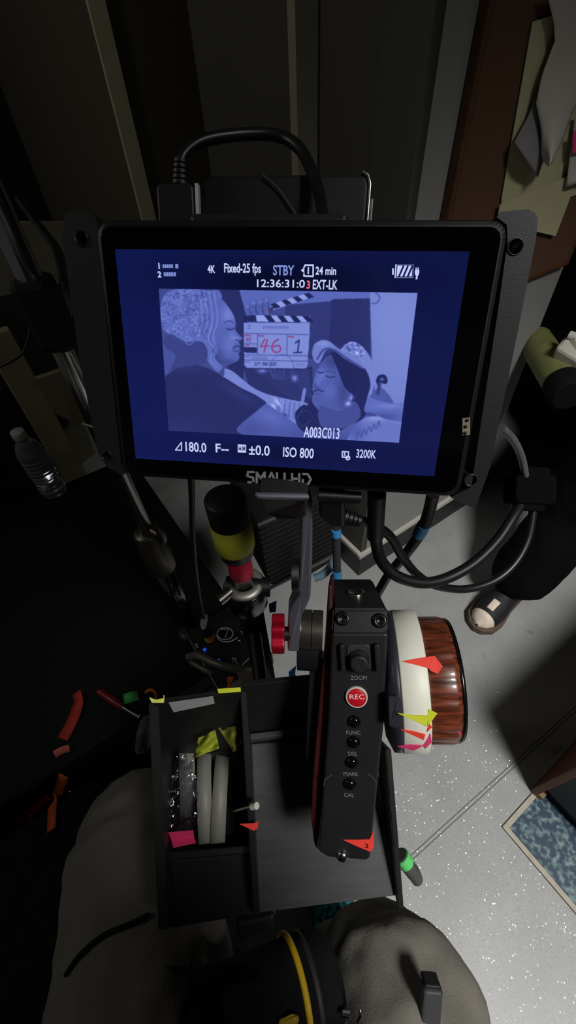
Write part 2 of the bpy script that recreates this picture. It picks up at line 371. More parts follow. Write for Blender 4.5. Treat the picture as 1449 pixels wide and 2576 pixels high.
def curled(pts_l, pts_r, off, lift, m, label):
    def f(u, v):
        k = v * (len(pts_l) - 1); i = min(int(k), len(pts_l) - 2); t_ = k - i
        l = (pts_l[i][0] * (1 - t_) + pts_l[i + 1][0] * t_, pts_l[i][1] * (1 - t_) + pts_l[i + 1][1] * t_)
        r = (pts_r[i][0] * (1 - t_) + pts_r[i + 1][0] * t_, pts_r[i][1] * (1 - t_) + pts_r[i + 1][1] * t_)
        p = (l[0] * (1 - u) + r[0] * u, l[1] * (1 - u) + r[1] * u)
        o = off + lift * (v ** 2) * (0.4 + 0.6 * math.sin(u * 3.0)) 
        return hitp(p[0], p[1], RA - E2 * o, E2)
    return solo('paper_sheet', MB().grid(f, 12, 16, th=0.001), m, label, 'paper')
cp = curled([(1372, -30), (1400, 90), (1362, 190), (1348, 260), (1362, 330), (1362, 395), (1380, 418)],
       [(1500, -30), (1500, 90), (1500, 150), (1480, 200), (1440, 280), (1415, 350), (1386, 414)], 0.03, 0.035, PAPW, 'white paper curling off the notice board in a long point')
curled([(1352, 230), (1330, 290), (1300, 345), (1294, 358)], [(1366, 250), (1362, 320), (1372, 380), (1352, 446)], 0.026, 0.02, mat('grey_print_paper', (122, 120, 122), 0.8, 0, 0.05), 'grey printed sheet tucked under the curling white paper')  # plain grey sheet
curled([(1446, 290), (1440, 340), (1432, 400), (1424, 470)], [(1510, 290), (1510, 340), (1500, 400), (1480, 450)], 0.026, 0.012, PAPW, 'white sheet with a pink print at the right edge of the notice board')
mb = MB(); mb.slab([hitp(x, y, RA - E2 * 0.036, E2) for x, y in ((1443, 330), (1470, 330), (1470, 385), (1441, 385))], 0.001)
o = solo('sticky_note', mb, PNK, 'pink sticky note on the white sheet at the right of the notice board', 'note')
mb = MB(); Mt = frame(hitp(1420, 185, RA - E2 * 0.045, E2), E1, ZU)
mb.text('~ mm~', 0.03, Mt @ Matrix.Rotation(-0.35, 4, 'Z')); mb.text('- ~~', 0.022, Mt @ Matrix.Rotation(-0.35, 4, 'Z') @ T(0.01, -0.035, 0))

# ------------------------------------------------------------------ left: shelf unit, bottle, black case, chrome stand
SHM = mat('cream_shelf_board', (150, 142, 110), 0.65, 0, 0.05, 12); SHG = mat('pale_shelf_face', (140, 132, 112), 0.65, 0, 0.05, 12)
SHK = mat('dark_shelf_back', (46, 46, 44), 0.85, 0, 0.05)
so = E2 * 1.24
SX = E1.copy(); SN = -E2                      # along the shelf, towards the room
def sp_(px, py, off=0.0): return hitp(px, py, so + SN * off, SN)
t = thing('shelf_unit', 'pale wooden shelf unit with a dark open bay behind the chrome pole', 'shelf', so)
mb = MB().slab([sp_(-60, 590), sp_(60, 560), sp_(175, 560), sp_(175, 706), sp_(-60, 760)], 0.02); part('upper_panel', mb, SHG, t)
mb = MB().slab([sp_(70, 962), sp_(165, 930), sp_(208, 1060), sp_(240, 1140), sp_(150, 1210), sp_(120, 1130)], 0.02); part('lower_panel', mb, SHG, t)
mb = MB().slab([sp_(-80, 700, -0.16), sp_(185, 650, -0.16), sp_(230, 1000, -0.16), sp_(-80, 1080, -0.16)], 0.01); part('side_panel', MB().slab([sp_(-120, 1015, .002), sp_(30, 970, .002), sp_(160, 1215, .002), sp_(150, 1320, .002), sp_(-120, 1320, .002)], 0.02), mat('shelf_gap_shade', (12, 12, 12), 0.8), t, 'dark sheet in place of the shaded gap')  # the lower left sheet is added, black for the shaded gap beyond
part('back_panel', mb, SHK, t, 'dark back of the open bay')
mb = MB().slab([sp_(168, 1000, 0.006), sp_(192, 990, 0.006), sp_(212, 1058, 0.006), sp_(182, 1062, 0.006)], 0.006); part('trim_block', mb, mat('tan_trim', (140, 122, 82), 0.6), t)
a1 = hitp(58, 960, E2 * 1.20, E2); b1 = PV(178, 1180, (a1.x, a1.y)); 
mb = MB(); c_ = (a1 + b1) / 2; Mx = frame(c_, SX, ZU)
hgt = abs(a1.z - b1.z); mb.box((0, 0.05, 0), (0.066, hgt + 0.16, 0.03), Mx, 0.003); part('front_post', mb, SHM, t)
# black spring clip on the lower panel
Mk = camframe(143, 1066, (hitp(143, 1066, E2 * 1.21, E2) - CAMPOS).dot(CF), 0.1)
t = thing('spring_clip', 'small black spring clip on the pale lower panel above the water bottle', 'clip', Mk @ T(0, 0, -0.01))
part('jaw', MB().prism([(-0.032, -0.012), (0.008, -0.020), (0.03, -0.008), (0.034, 0.006), (0.016, 0.014), (-0.006, 0.006), (-0.03, 0.0)], -0.008, 0.008, Mk, 0.002), BLK, t)
part('handle', MB().prism([(-0.028, 0.03), (-0.012, 0.034), (0.03, 0.008), (0.024, 0.0), (-0.006, 0.02), (-0.026, 0.02)], -0.006, 0.006, Mk, 0.002), BLK, t)

# black equipment case
ct = 0.30
Mcs = frame(E1 * -0.30 + E2 * 0.785, E1, E2)
t = thing('equipment_case', 'big black equipment case under the water bottle on the left', 'case', Mcs)
CASE = mat('black_case_laminate', (11, 11, 12), 0.7, 0, 0.1, spec=0.2)
CLX, CLY = 0.90, 0.78
part('case_body', MB().box((0, 0, 0.115), (CLX - .01, CLY - .01, 0.23), Mcs, 0.012), CASE, t)
part('case_lid', MB().box((0, 0, 0.2655), (CLX, CLY, 0.069), Mcs, 0.010), CASE, t)
for x in (-0.2, 0.2): part('latch', MB().box((x, -CLY / 2 - .002, 0.222), (0.05, 0.012, 0.06), Mcs, 0.003), mat('dark_latch', (40, 40, 42), 0.4, 0.8), t)
# water bottle
bz = ct; bp = FL(140, 1238, bz)
Mb = T(bp.x, bp.y, bz) @ Matrix.Scale(1.12, 4)
PET = mat('clear_plastic', (235, 238, 240), 0.12, 0, 0, trans=0.92, spec=0.6)
t = thing('water_bottle', 'clear ribbed plastic water bottle with a pale cap on the left', 'bottle', Mb)
hb = 0.19
prof = [(0.0, 0.004), (0.024, 0.0), (0.030, 0.004), (0.0325, 0.016)]
for i in range(9):
    z = 0.022 + i * 0.0115; prof += [(0.0325, z), (0.0325, z + 0.006), (0.030, z + 0.008), (0.030, z + 0.0098)]
prof += [(0.0325, 0.128), (0.031, 0.140), (0.024, 0.160), (0.015, 0.174), (0.0125, 0.180), (0.0125, 0.190)]
part('bottle_body', MB().lathe(prof, Mb, 36), PET, t)
mb = MB().lathe([(0.0, 0.0065), (0.0225, 0.0025), (0.0285, 0.006), (0.0300, 0.016), (0.0285, 0.03), (0.0285, 0.05), (0.0, 0.05)], Mb, 32)
part('water', mb, mat('still_water', (225, 235, 240), 0.03, 0, 0, trans=1.0), t)
mb = MB().lathe([(0.0, 0.179), (0.0150, 0.179), (0.0158, 0.181), (0.0158, 0.196), (0.0145, 0.199), (0.0, 0.199)], Mb, 36); part('bottle_cap', mb, mat('pale_cap', (170, 172, 170), 0.5), t, 'pale screw cap')

# chrome stand: a vertical telescopic pole
q0 = P(392, 1390, 0.72); qxy = (q0.x, q0.y)
top = PV(-8, 430, qxy); low = PV(352, 1335, qxy); c0 = PV(360, 1340, qxy); c1 = PV(418, 1424, qxy)
pc = Vector((q0.x, q0.y, 0)); pf = pc + ZU * 0.30
t = thing('light_stand', 'chrome telescopic light stand pole running down the left side behind the monitor', 'stand', T(*pf))
PO = Vector((0, 0, 0)); 
def pole(z0, z1, r): return MB().lathe([(0, z0), (r, z0), (r, z1), (0, z1)], T(*pc), 28)
part('upper_tube', pole(c0.z - 0.03, min(top.z + 0.25, 2.0), 0.0118), CHR, t)
mb = MB().lathe([(0, c1.z), (0.0225, c1.z), (0.024, c1.z + 0.004), (0.024, c1.z + (c0.z - c1.z) * .55), (0.0218, c1.z + (c0.z - c1.z) * .6), (0.0218, c0.z - 0.004), (0.019, c0.z), (0, c0.z)], T(*pc), 32)
part('collar', mb, mat('dull_steel_collar', (96, 92, 82), 0.4, 0.85), t)
part('lower_tube', pole(0.31, c1.z + 0.005, 0.0165), mat('dark_chrome', (120, 120, 122), 0.16, 1.0, 0.05), t)
zc = PV(150, 780, qxy).z; zc2 = PV(190, 880, qxy).z
part('clamp', MB().box((0.0, 0, (zc + zc2) / 2 + 0.02), (0.036, 0.034, abs(zc - zc2) + 0.03), T(*pc), 0.008), BLK, t, 'black clamp block')
pk = PV(395, 1310, qxy); dk = (Vector((0.7, -0.5, 0))).normalized()
mb = MB().tube([pc + ZU * pk.z + dk * 0.02, pc + ZU * pk.z + dk * 0.036], [0.008, 0.008], 14)
part('wing_screw', mb.tube([pc + ZU * (pk.z - 0.012) + dk * 0.036, pc + ZU * (pk.z + 0.004) + dk * 0.041, pc + ZU * (pk.z + 0.026) + dk * 0.036], [0.008, 0.007, 0.005], 10), mat('dull_steel_collar', (96, 92, 82)), t)
part('foot_flange', MB().lathe([(0, .30), (.034, .30), (.034, .306), (.02, .312), (0, .312)], T(*pc), 28), BLKM, t)
# cables by the left edge of the monitor
solo('cable', MB().tube(smooth_path([P(48, 500, .72), P(92, 560, .66), P(140, 625, .55), P(170, 720, .40), P(205, 800, .30)], 8), 0.0062, 12), RUB, 'black cable sagging from the upper left to the back of the monitor', 'cable')
solo('cable', MB().tube(smooth_path([P(68, 745, 1.0), P(76, 820, 1.0), P(62, 880, 1.0), P(34, 905, 1.0), P(-20, 930, 1.0)], 8), 0.0038, 10), RUB, 'thin black cable curving in front of the dark shelf bay', 'cable')
t = thing('tipped_cable', 'thin pale cable with a yellow tip poking out left of the monitor', 'cable', P(235, 1078, 0.5))
part('cord', MB().tube(smooth_path([P(208, 1066, .5), P(228, 1072, .49), P(252, 1082, .48), P(275, 1090, .49)], 6), 0.0012, 8), mat('pale_cord', (150, 150, 140), 0.5), t)
part('yellow_tip', MB().tube([P(243, 1081, .479), P(252, 1083, .476), P(266, 1083, .476)], [0.0026, 0.0034, 0.0006], 10), mat('bright_yellow_plastic', (240, 205, 80), 0.5), t)
# ------------------------------------------------------------------ field monitor
def homography(src, dst):
    A = []
    for (x, y), (u, v) in zip(src, dst):
        A += [[x, y, 1, 0, 0, 0, -u * x, -u * y, -u], [0, 0, 0, x, y, 1, -v * x, -v * y, -v]]
    return np.linalg.svd(np.array(A, float))[2][-1].reshape(3, 3)
def pose(quad, width):
    Hm = homography([(0, 0), (1, 0), (1, 1), (0, 1)], [((x - CX) / F, (y - CY) / F) for x, y in quad])
    a, b, t_ = Hm[:, 0], Hm[:, 1], Hm[:, 2]
    if t_[2] < 0: a, b, t_ = -a, -b, -t_
    s = width / np.linalg.norm(a); a, b, t_ = a * s, b * s, t_ * s
    return frame(CAMPOS + cdir(t_), cdir(a), -cdir(b)), float(np.linalg.norm(b))
SW = 0.151
MS, SH = pose([(290, 627), (1181, 633), (1092, 1198), (342, 1153)], SW)   # screen axes: origin at its top left, x right, y up, z to the viewer
def sc(px, py):
    p = flat_on(MS, px, py); return (p.x, p.y)
t = thing('field_monitor', 'black field monitor glowing blue with a film take on its screen', 'monitor', MS @ T(SW / 2, -SH - 0.03, -0.013))
HOUS = mat('monitor_black', (16, 16, 19), 0.42, 0, 0.08, bump=0.05, bscale=1500)
x0, y1 = sc(232, 548)[0], sc(700, 548)[1]; x1, y0 = sc(1262, 700)[0], sc(700, 1225)[1]
part('housing', MB().prism(rounded(x0, y0, x1, y1, 0.007), -0.024, -0.0012, MS, 0.0022), HOUS, t)
GLS = mat('screen_glass_black', (4, 4, 7), 0.08, 0, 0, spec=0.35)
part('front_glass', MB().prism(rounded(x0 + 0.003, y0 + 0.003, x1 - 0.003, y1 - 0.003, 0.005), -0.0012, 0.0, MS, 0.0002), GLS, t)
# lit panel
def screen_mat():
    m = bpy.data.materials.new('navy_screen_glow'); m.use_nodes = True; N = m.node_tree.nodes; L = m.node_tree.links; b = N['Principled BSDF']
    b.inputs['Base Color'].default_value = (0.002, 0.002, 0.004, 1); b.inputs['Roughness'].default_value = 0.08; b.inputs['Specular IOR Level'].default_value = 0.4
    a = N.new('ShaderNodeVertexColor'); a.layer_name = 'Col'; L.new(a.outputs[0], b.inputs['Emission Color']); b.inputs['Emission Strength'].default_value = 1.0; return m
SCM = screen_mat()
def painted(name, xs, ys, z, rgb, parent):               # a lit picture: one colour for every small cell corner
    nx, ny = len(xs), len(ys); X, Y = np.meshgrid(xs, ys)
    M = np.array(MS); loc = np.stack([X.ravel(), Y.ravel(), np.full(X.size, z), np.ones(X.size)])
    par = np.array(WM[parent.name].inverted()); co = (par @ M @ loc)[:3].T
    me = bpy.data.meshes.new(name); me.vertices.add(nx * ny); me.vertices.foreach_set('co', co.ravel())
    I = np.arange(nx * ny).reshape(ny, nx); q = np.stack([I[:-1, :-1], I[1:, :-1], I[1:, 1:], I[:-1, 1:]], -1).reshape(-1, 4)
    me.loops.add(q.size); me.loops.foreach_set('vertex_index', q.ravel().astype(np.int32))
    me.polygons.add(len(q)); me.polygons.foreach_set('loop_start', (np.arange(len(q)) * 4).astype(np.int32)); me.update(calc_edges=True)
    ca = me.color_attributes.new('Col', 'FLOAT_COLOR', 'POINT'); ca.data.foreach_set('color', np.concatenate([rgb, np.ones((len(rgb), 1))], 1).astype(np.float32).ravel())
    me.materials.append(SCM); o = bpy.data.objects.new(name, me); COL.objects.link(o); WM[o.name] = WM[parent.name]; o.parent = parent; return o
def nlin(c):
    c = np.asarray(c, float) / 255; return np.where(c <= 0.04045, c / 12.92, ((c + 0.055) / 1.055) ** 2.4)
def to_px(X, Y):
    M = np.array(MS); p = (M[:3, :3] @ np.stack([X, Y, 0 * X]) + M[:3, 3:4]) - np.array(CAMPOS)[:, None]
    a = np.array(CR) @ p, np.array(CD) @ p, np.array(CF) @ p
    return a[0] / a[2] * F + CX, a[1] / a[2] * F + CY
xs = np.linspace(0, SW, 121); ys = np.linspace(0, -SH, 77); X, Y = np.meshgrid(xs, ys); u = (X / SW).ravel(); v = (-Y / SH).ravel()
base = np.array([13, 21, 70.0]); rgb = base + np.outer(np.cos((u - .2) * 3) , [1, 2, 6]) + np.outer(v, [5, 3, 8])
rgb -= np.outer(np.exp(-(((u - .5) / .3) ** 2 + ((v - .12) / .10) ** 2)), [9, 13, 36]) + np.outer(np.exp(-(((u - .45) / .3) ** 2 + ((v - .93) / .06) ** 2)), [5, 7, 22])
scr = painted('screen', xs, ys, 0.00025, nlin(np.clip(rgb, 0, 255)), t)
# the picture on the screen, drawn tone by tone
px_q = [(401, 727), (1049, 737), (1004, 1113), (425, 1083)]
(ax, ay), (bx_, by_), (cx_, cy_), (dx_, dy_) = [sc(*p) for p in px_q]
left = (ax + dx_) / 2; right = (bx_ + cx_) / 2; topy = (ay + by_) / 2; boty = (cy_ + dy_) / 2
NXp, NYp = 640, 370
xs = np.linspace(left, right, NXp); ys = np.linspace(topy, boty, NYp); X, Y = np.meshgrid(xs, ys)
GX, GY = to_px(X.ravel(), Y.ravel()); GX = (GX - 380) * 2.07; GY = (GY - 700) * 2.07
img = np.zeros((len(GX), 3)); gry = np.full(len(GX), 0.35)
def inside(poly):
    r = np.zeros(len(GX), bool); n = len(poly)
    for i in range(n):
        (xa, ya), (xb, yb) = poly[i], poly[i - 1]
        if ya == yb: continue
        c = (ya > GY) != (yb > GY); r ^= c & (GX < (xb - xa) * (GY - ya) / (yb - ya) + xa)
    return r
def curve(p, n=6): 
    q = smooth_path([(*a, 0) for a in p + [p[0]]], n); return [(a[0], a[1]) for a in q]
def fill(p, g, sm=True, w=1.0):
    m = inside(curve(p) if sm else p); gry[m] = gry[m] * (1 - w) + g * w; return m
def blob(x, y, rx, ry, d, m=None, ang=0.0):
    c, s_ = math.cos(ang), math.sin(ang); U = ((GX - x) * c + (GY - y) * s_) / rx; V = (-(GX - x) * s_ + (GY - y) * c) / ry
    e = np.exp(-(U * U + V * V)) * d
    if m is not None: e = e * m
    gry[:] = gry + e
def line(p, w, g, a=1.0, sm=False):
    p = [(q[0], q[1]) for q in smooth_path([(*a_, 0) for a_ in p], 6)] if sm else p
    d = np.full(len(GX), 1e9)
    for (xa, ya), (xb, yb) in zip(p, p[1:]):
        l2 = (xb - xa) ** 2 + (yb - ya) ** 2 + 1e-9; tt = np.clip(((GX - xa) * (xb - xa) + (GY - ya) * (yb - ya)) / l2, 0, 1)
        d = np.minimum(d, np.hypot(GX - xa - tt * (xb - xa), GY - ya - tt * (yb - ya)))
    k = np.clip(1 - (d - w / 2) / 1.6, 0, 1) * a; gry[:] = gry * (1 - k) + g * k; return k
# room behind
gry[:] = 0.30
fill([(440, 40), (1400, 50), (1400, 130), (960, 118), (700, 140), (440, 190)], 0.50, False)
fill([(700, 140), (960, 118), (1130, 112), (1130, 420), (700, 420)], 0.19, False)
fill([(940, 110), (1140, 105), (1142, 440), (930, 330)], 0.13, False)
fill([(1138, 66), (1400, 60), (1300, 900), (1190, 900), (1150, 420)], 0.64, False); blob(1280, 250, 160, 300, 0.05)
line([(1170, 75), (1190, 100), (1176, 128), (1150, 132)], 6, 0.42, sm=True)
fill([(360, 60), (460, 60), (500, 200), (480, 560), (400, 480)], 0.12, False)
fill([(480, 460), (560, 440), (840, 460), (850, 700), (640, 640), (520, 590)], 0.14, False)
fill([(700, 480), (820, 476), (840, 640), (760, 560)], 0.20, False)
# far figure by the pale wall
fill([(1150, 600), (1175, 575), (1200, 570), (1240, 610), (1260, 660), (1160, 660)], 0.40); fill([(1170, 530), (1185, 505), (1215, 502), (1230, 525), (1224, 550), (1196, 545), (1180, 560)], 0.06)
blob(1202, 526, 10, 8, 0.5); line([(1190, 548), (1180, 600)], 16, 0.22)
# arm in white sleeve across the middle
mk = fill([(360, 470), (420, 480), (520, 560), (600, 600), (720, 630), (810, 650), (830, 700), (780, 760), (700, 740), (600, 680), (470, 610), (370, 520)], 0.66)
for i in range(26):
    a_ = rng.uniform(590, 800); b_ = rng.uniform(625, 725); blob(a_, b_, rng.uniform(8, 26), rng.uniform(5, 10), rng.uniform(-0.25, 0.22), mk, rng.uniform(0, 1.5))
for k in range(5): line([(700 + k * 24, 640 + k * 5), (690 + k * 26, 730)], 7, 0.42, 0.6)
# woman in profile at the left: neck, face, shirt, hair
fc = fill([(335, 90), (372, 112), (405, 150), (432, 195), (442, 235), (440, 268), (462, 296), (478, 312), (470, 326), (458, 332), (466, 346), (462, 362), (468, 378), (458, 392), (462, 412), (450, 432), (420, 446), (385, 460), (330, 470), (300, 380), (300, 200)], 0.47)
blob(405, 190, 40, 50, 0.16, fc); blob(400, 355, 40, 46, 0.10, fc); blob(425, 300, 20, 26, 0.08, fc); blob(330, 420, 60, 70, -0.20, fc); blob(445, 312, 20, 9, 0.14, fc); blob(410, 440, 46, 18, -0.12, fc)
line([(395, 262), (412, 268), (432, 262)], 5, 0.12, 0.9, True); line([(384, 232), (410, 222), (430, 232)], 5, 0.22, 0.8, True)
line([(430, 364), (448, 352), (466, 356)], 7, 0.20, 0.9, True); line([(432, 376), (450, 380), (466, 376)], 9, 0.30, 0.8, True); line([(442, 318), (456, 326), (470, 322)], 5, 0.2, 0.8)
fill([(190, 440), (330, 440), (380, 470), (360, 520), (180, 520)], 0.30)
sh = fill([(60, 560), (80, 510), (150, 462), (220, 450), (300, 470), (390, 520), (470, 570), (550, 610), (605, 655), (560, 690), (470, 770), (450, 830), (80, 830)], 0.115)
blob(200, 470, 120, 22, 0.05, sh); blob(460, 600, 120, 26, 0.06, sh, 0.55); blob(130, 800, 160, 60, 0.04, sh)
arm = fill([(600, 650), (660, 690), (760, 760), (860, 800), (960, 790), (1060, 735), (1130, 720), (1100, 800), (1000, 870), (820, 870), (560, 836), (455, 800), (462, 766), (540, 700)], 0.42)
blob(620, 720, 90, 40, 0.10, arm, 0.4); blob(520, 790, 70, 40, -0.06, arm); blob(900, 830, 140, 26, -0.10, arm); blob(760, 800, 120, 40, -0.03, arm)
hair = fill([(60, 110), (90, 70), (150, 58), (230, 56), (300, 66), (350, 64), (372, 100), (340, 120), (360, 190), (356, 240), (330, 280), (345, 330), (320, 380), (345, 430), (374, 462), (350, 488), (318, 462), (292, 420), (290, 360), (260, 330), (210, 360), (150, 350), (110, 300), (60, 260), (50, 190)], 0.52)
dk = fill([(110, 290), (180, 330), (260, 330), (296, 380), (280, 440), (180, 460), (70, 470), (62, 330)], 0.26)
for i in range(150):                                        # curls
    a_ = rng.uniform(50, 300); b_ = rng.uniform(60, 330)
    r0 = rng.uniform(8, 22); ph = rng.uniform(0, 6.28); n_ = [(a_ + r0 * math.cos(ph + k * .7), b_ + r0 * .8 * math.sin(ph + k * .7)) for k in range(6)]
    k = np.clip(line(n_, rng.uniform(2, 5), rng.choice([0.24, 0.70, 0.74, 0.36]), 0.0), 0, 1)
    dd = np.full(len(GX), 0.0); ok = hair
    g_ = rng.choice([0.26, 0.68, 0.72, 0.40]); old = gry.copy(); line(n_, rng.uniform(2, 6), g_, 0.55, True); gry[~ok] = old[~ok]
for k in range(9):
    x_ = 238 + k * 13; old = gry.copy(); line([(x_, 70), (x_ + 14, 150), (x_ + 18, 230), (x_ - 4, 290)], 4, 0.70 if k % 2 else 0.36, 0.5, True); gry[~hair] = old[~hair]
for k in range(3): line([(322 + k * 9, 250), (300 + k * 12, 320), (336 + k * 6, 370), (312 + k * 8, 420), (350 + k * 6, 470)], 4, (0.72, 0.4, 0.66)[k], 0.7, True)
fill([(60, 330), (90, 370), (130, 400), (110, 460), (75, 500), (62, 420)], 0.40, True, 0.7)
# clapper board held by a hand
red = np.zeros(len(GX))
fill([(482, 200), (548, 190), (556, 226), (484, 226)], 0.08, False)
fill([(484, 232), (828, 232), (826, 300), (814, 462), (800, 470), (500, 466), (487, 452)], 0.70, False)
fill([(546, 192), (828, 200), (828, 230), (552, 226)], 0.82, False)
for k in range(4):
    x_ = 590 + k * 66; fill([(x_, 194 + k), (x_ + 34, 195 + k), (x_ + 60, 229), (x_ + 26, 228)], 0.06, False)
fill([(624, 136), (818, 78), (824, 104), (640, 166)], 0.80, False)
for k in range(4):
    x_ = 622 + k * 58; y_ = 136 - k * 17.4; fill([(x_, y_), (x_ + 26, y_ - 8), (x_ + 54, y_ + 14), (x_ + 26, y_ + 24)], 0.06, False)
line([(600, 190), (640, 150)], 9, 0.10); red += line([(600, 188), (622, 166)], 5, 0.3, 0.5)
for x_, y_ in ((500, 150), (532, 132), (566, 126), (598, 118)):
    line([(x_ + 6, 180), (x_, y_ + 6), (x_ + 12, y_ - 6)], 26, 0.44, 1.0, True); line([(x_ + 16, 178), (x_ + 15, y_ + 4)], 4, 0.16, 0.8); blob(x_ + 4, y_ - 2, 10, 8, 0.18)
line([(505, 150), (600, 150)], 3, 0.25, 0.4)
for yy in (288, 398, 426): line([(490, yy), (822, yy + 6)], 3, 0.30, 0.8)
line([(556, 290), (556, 396)], 3, 0.3, 0.8); line([(710, 294), (708, 400)], 3, 0.3, 0.8); line([(490, 340), (552, 342)], 3, 0.3, 0.8)
fill([(484, 358), (552, 360), (552, 390), (486, 386)], 0.10, False)
def rl(p, w, sm=False):
    global red; red = np.maximum(red, line(p, w, 0.22, 0.95, sm))
k4 = [([(594, 318), (576, 348), (570, 356), (618, 352)], 4), ([(606, 322), (590, 384)], 5)]
for p_, w_ in k4: rl(p_, w_)
rl([(664, 318), (640, 336), (630, 362), (644, 384), (668, 382), (676, 364), (660, 350), (638, 358)], 5, True)
line([(752, 338), (772, 322), (764, 386)], 5, 0.08); line([(744, 388), (784, 386)], 5, 0.08)
rl([(500, 312), (502, 328)], 4); rl([(512, 312), (516, 332)], 3); rl([(510, 322), (524, 312)], 3)
for x_, y_, l_ in ((562, 300, 26), (716, 304, 26), (492, 298, 26), (492, 348, 22)): rl([(x_, y_), (x_ + l_, y_ + 1)], 4)
line([(505, 245), (515, 243), (516, 262), (504, 262)], 3, 0.4, 0.8)
xx = 584
for ch in range(16): line([(xx, 250), (xx + 4, 264), (xx + 6, 252)], 2.4, 0.45, 0.6); xx += 8.5
for r_i in range(3): line([(524, 408 + r_i * 6), (606, 410 + r_i * 6)], 2, 0.4, 0.6)
for r_i in range(3): line([(755, 444 + r_i * 7), (802, 445 + r_i * 7)], 3, 0.5, 0.5)
line([(492, 408), (512, 408)], 3, 0.35, 0.8); line([(492, 436), (512, 436)], 3, 0.35, 0.8)
GLY = {'2': [(0, .2), (.5, 0), (.9, .3), (0, 1), (1, 1)], '1': [(.3, .2), (.6, 0), (.5, 1)], 's': [(.9, 0), (.2, .3), (.8, .7), (.1, 1)], 't': [(.5, 0), (.5, 1)], 'J': [(.2, 0), (.9, 0), (.6, .9), (.1, .9)], 'A': [(0, 1), (.5, 0), (1, 1), (.8, .6), (.2, .6)],
       'N': [(0, 1), (.1, 0), (.8, 1), (1, 0)], '0': [(.5, 0), (.1, .5), (.5, 1), (.9, .5), (.5, 0)], '5': [(.9, 0), (.2, 0), (.1, .4), (.8, .6), (.1, 1)]}
xx = 540
for ch in '21st JAN 2025':
    if ch in GLY:
        hh = 8 if ch in 'st' else 16; line([(xx + q[0] * (5 if ch in 'st' else 8), 438 + q[1] * hh) for q in GLY[ch]], 1.8, 0.2, 0.85)
    xx += 6 if ch in 'st' else (10 if ch != ' ' else 7)
# second hand below the board, thin round loop
fill([(640, 560), (600, 520), (560, 500), (556, 480), (620, 478), (700, 480), (760, 560), (800, 600), (770, 640), (690, 600)], 0.17)
for k in range(4): line([(640 + k * 16, 520), (622 + k * 24, 478)], 13, 0.26, 0.9)
blob(580, 482, 22, 10, 0.45); blob(748, 520, 14, 16, 0.5); line([(800, 580), (790, 636)], 16, 0.66, 0.95)
line([(683 + 60 * math.cos(a_ * .3), 462 + 66 * math.sin(a_ * .3)) for a_ in range(22)], 3, 0.34, 0.55)
# girl in a cap at the right
hr = fill([(880, 430), (960, 380), (1060, 400), (1130, 500), (1140, 620), (1110, 720), (1040, 760), (960, 800), (850, 780), (800, 800), (760, 760), (752, 700), (790, 660), (830, 640)], 0.085)
fr = fill([(882, 440), (930, 400), (980, 420), (1020, 500), (1050, 590), (1030, 680), (990, 710), (900, 700), (848, 660), (838, 620), (846, 600), (840, 575), (844, 540), (860, 490)], 0.42)
blob(890, 500, 30, 34, 0.13, fr); blob(930, 590, 40, 40, 0.08, fr); blob(870, 540, 16, 24, 0.10, fr); blob(1000, 600, 36, 80, -0.12, fr); blob(960, 430, 60, 40, -0.16, fr)
fill([(880, 660), (990, 690), (1060, 640), (1090, 720), (1000, 780), (900, 780), (870, 720)], 0.33); fill([(940, 400), (1000, 400), (1060, 520), (1060, 600), (1010, 570), (970, 470)], 0.075)
line([(868, 486), (884, 494), (896, 488)], 5, 0.12, 0.9, True); line([(912, 508), (934, 516), (956, 512)], 5, 0.12, 0.9, True); line([(908, 486), (936, 484), (960, 496)], 4, 0.22, 0.7, True); line([(866, 466), (880, 460)], 4, 0.25, 0.7)
line([(858, 548), (852, 566), (876, 566)], 4, 0.20, 0.7, True); line([(852, 588), (872, 580), (896, 590)], 7, 0.16, 0.85, True); line([(856, 600), (876, 602)], 5, 0.3, 0.5)
blob(1044, 622, 14, 12, 0.35); blob(1026, 652, 14, 12, 0.55)
line([(790, 680), (762, 730), (790, 770), (830, 740)], 5, 0.25, 0.6, True); line([(776, 700), (820, 690), (850, 740)], 4, 0.22, 0.5, True)
cap = fill([(985, 372), (1010, 345), (1048, 330), (1090, 348), (1130, 392), (1156, 450), (1164, 520), (1150, 600), (1122, 630), (1142, 560), (1130, 500), (1098, 450), (1040, 410)], 0.66)
for i in range(60): blob(rng.uniform(985, 1110), rng.uniform(335, 405), rng.uniform(3, 7), rng.uniform(3, 6), rng.choice([-0.3, 0.28]), cap)
line([(1040, 360), (1130, 500)], 3, 0.4, 0.4)
brim = fill([(838, 390), (850, 345), (890, 322), (930, 330), (985, 372), (1060, 400), (1110, 460), (1090, 466), (1010, 420), (950, 378), (910, 378), (878, 440), (850, 430)], 0.62)
blob(900, 340, 40, 14, 0.10, brim); line([(866, 420), (900, 372), (950, 372), (1020, 418), (1096, 466)], 9, 0.24, 0.8, True)
fa = fill([(1130, 606), (1160, 626), (1250, 650), (1400, 652), (1400, 745), (1250, 740), (1150, 700), (1110, 690)], 0.52); blob(1240, 665, 80, 14, 0.10, fa); blob(1200, 720, 90, 22, -0.16, fa)
ts = fill([(1020, 840), (1060, 770), (1130, 720), (1200, 725), (1290, 760), (1400, 780), (1400, 880), (1020, 880)], 0.58); blob(1170, 730, 60, 14, 0.16, ts); blob(1070, 800, 40, 50, -0.14, ts)
for k in range(5): line([(1070 + k * 26, 835 - k * 14), (1082 + k * 26, 800 - k * 14), (1096 + k * 24, 826 - k * 14)], 6, 0.36, 0.8, True)
G2 = gry.reshape(NYp, NXp)
def blur(a):
    p = np.pad(a, 1, mode='edge'); return (p[:-2, 1:-1] + p[2:, 1:-1] + p[1:-1, :-2] + p[1:-1, 2:] + 2 * a) / 6
for _ in range(2): G2 = blur(G2)
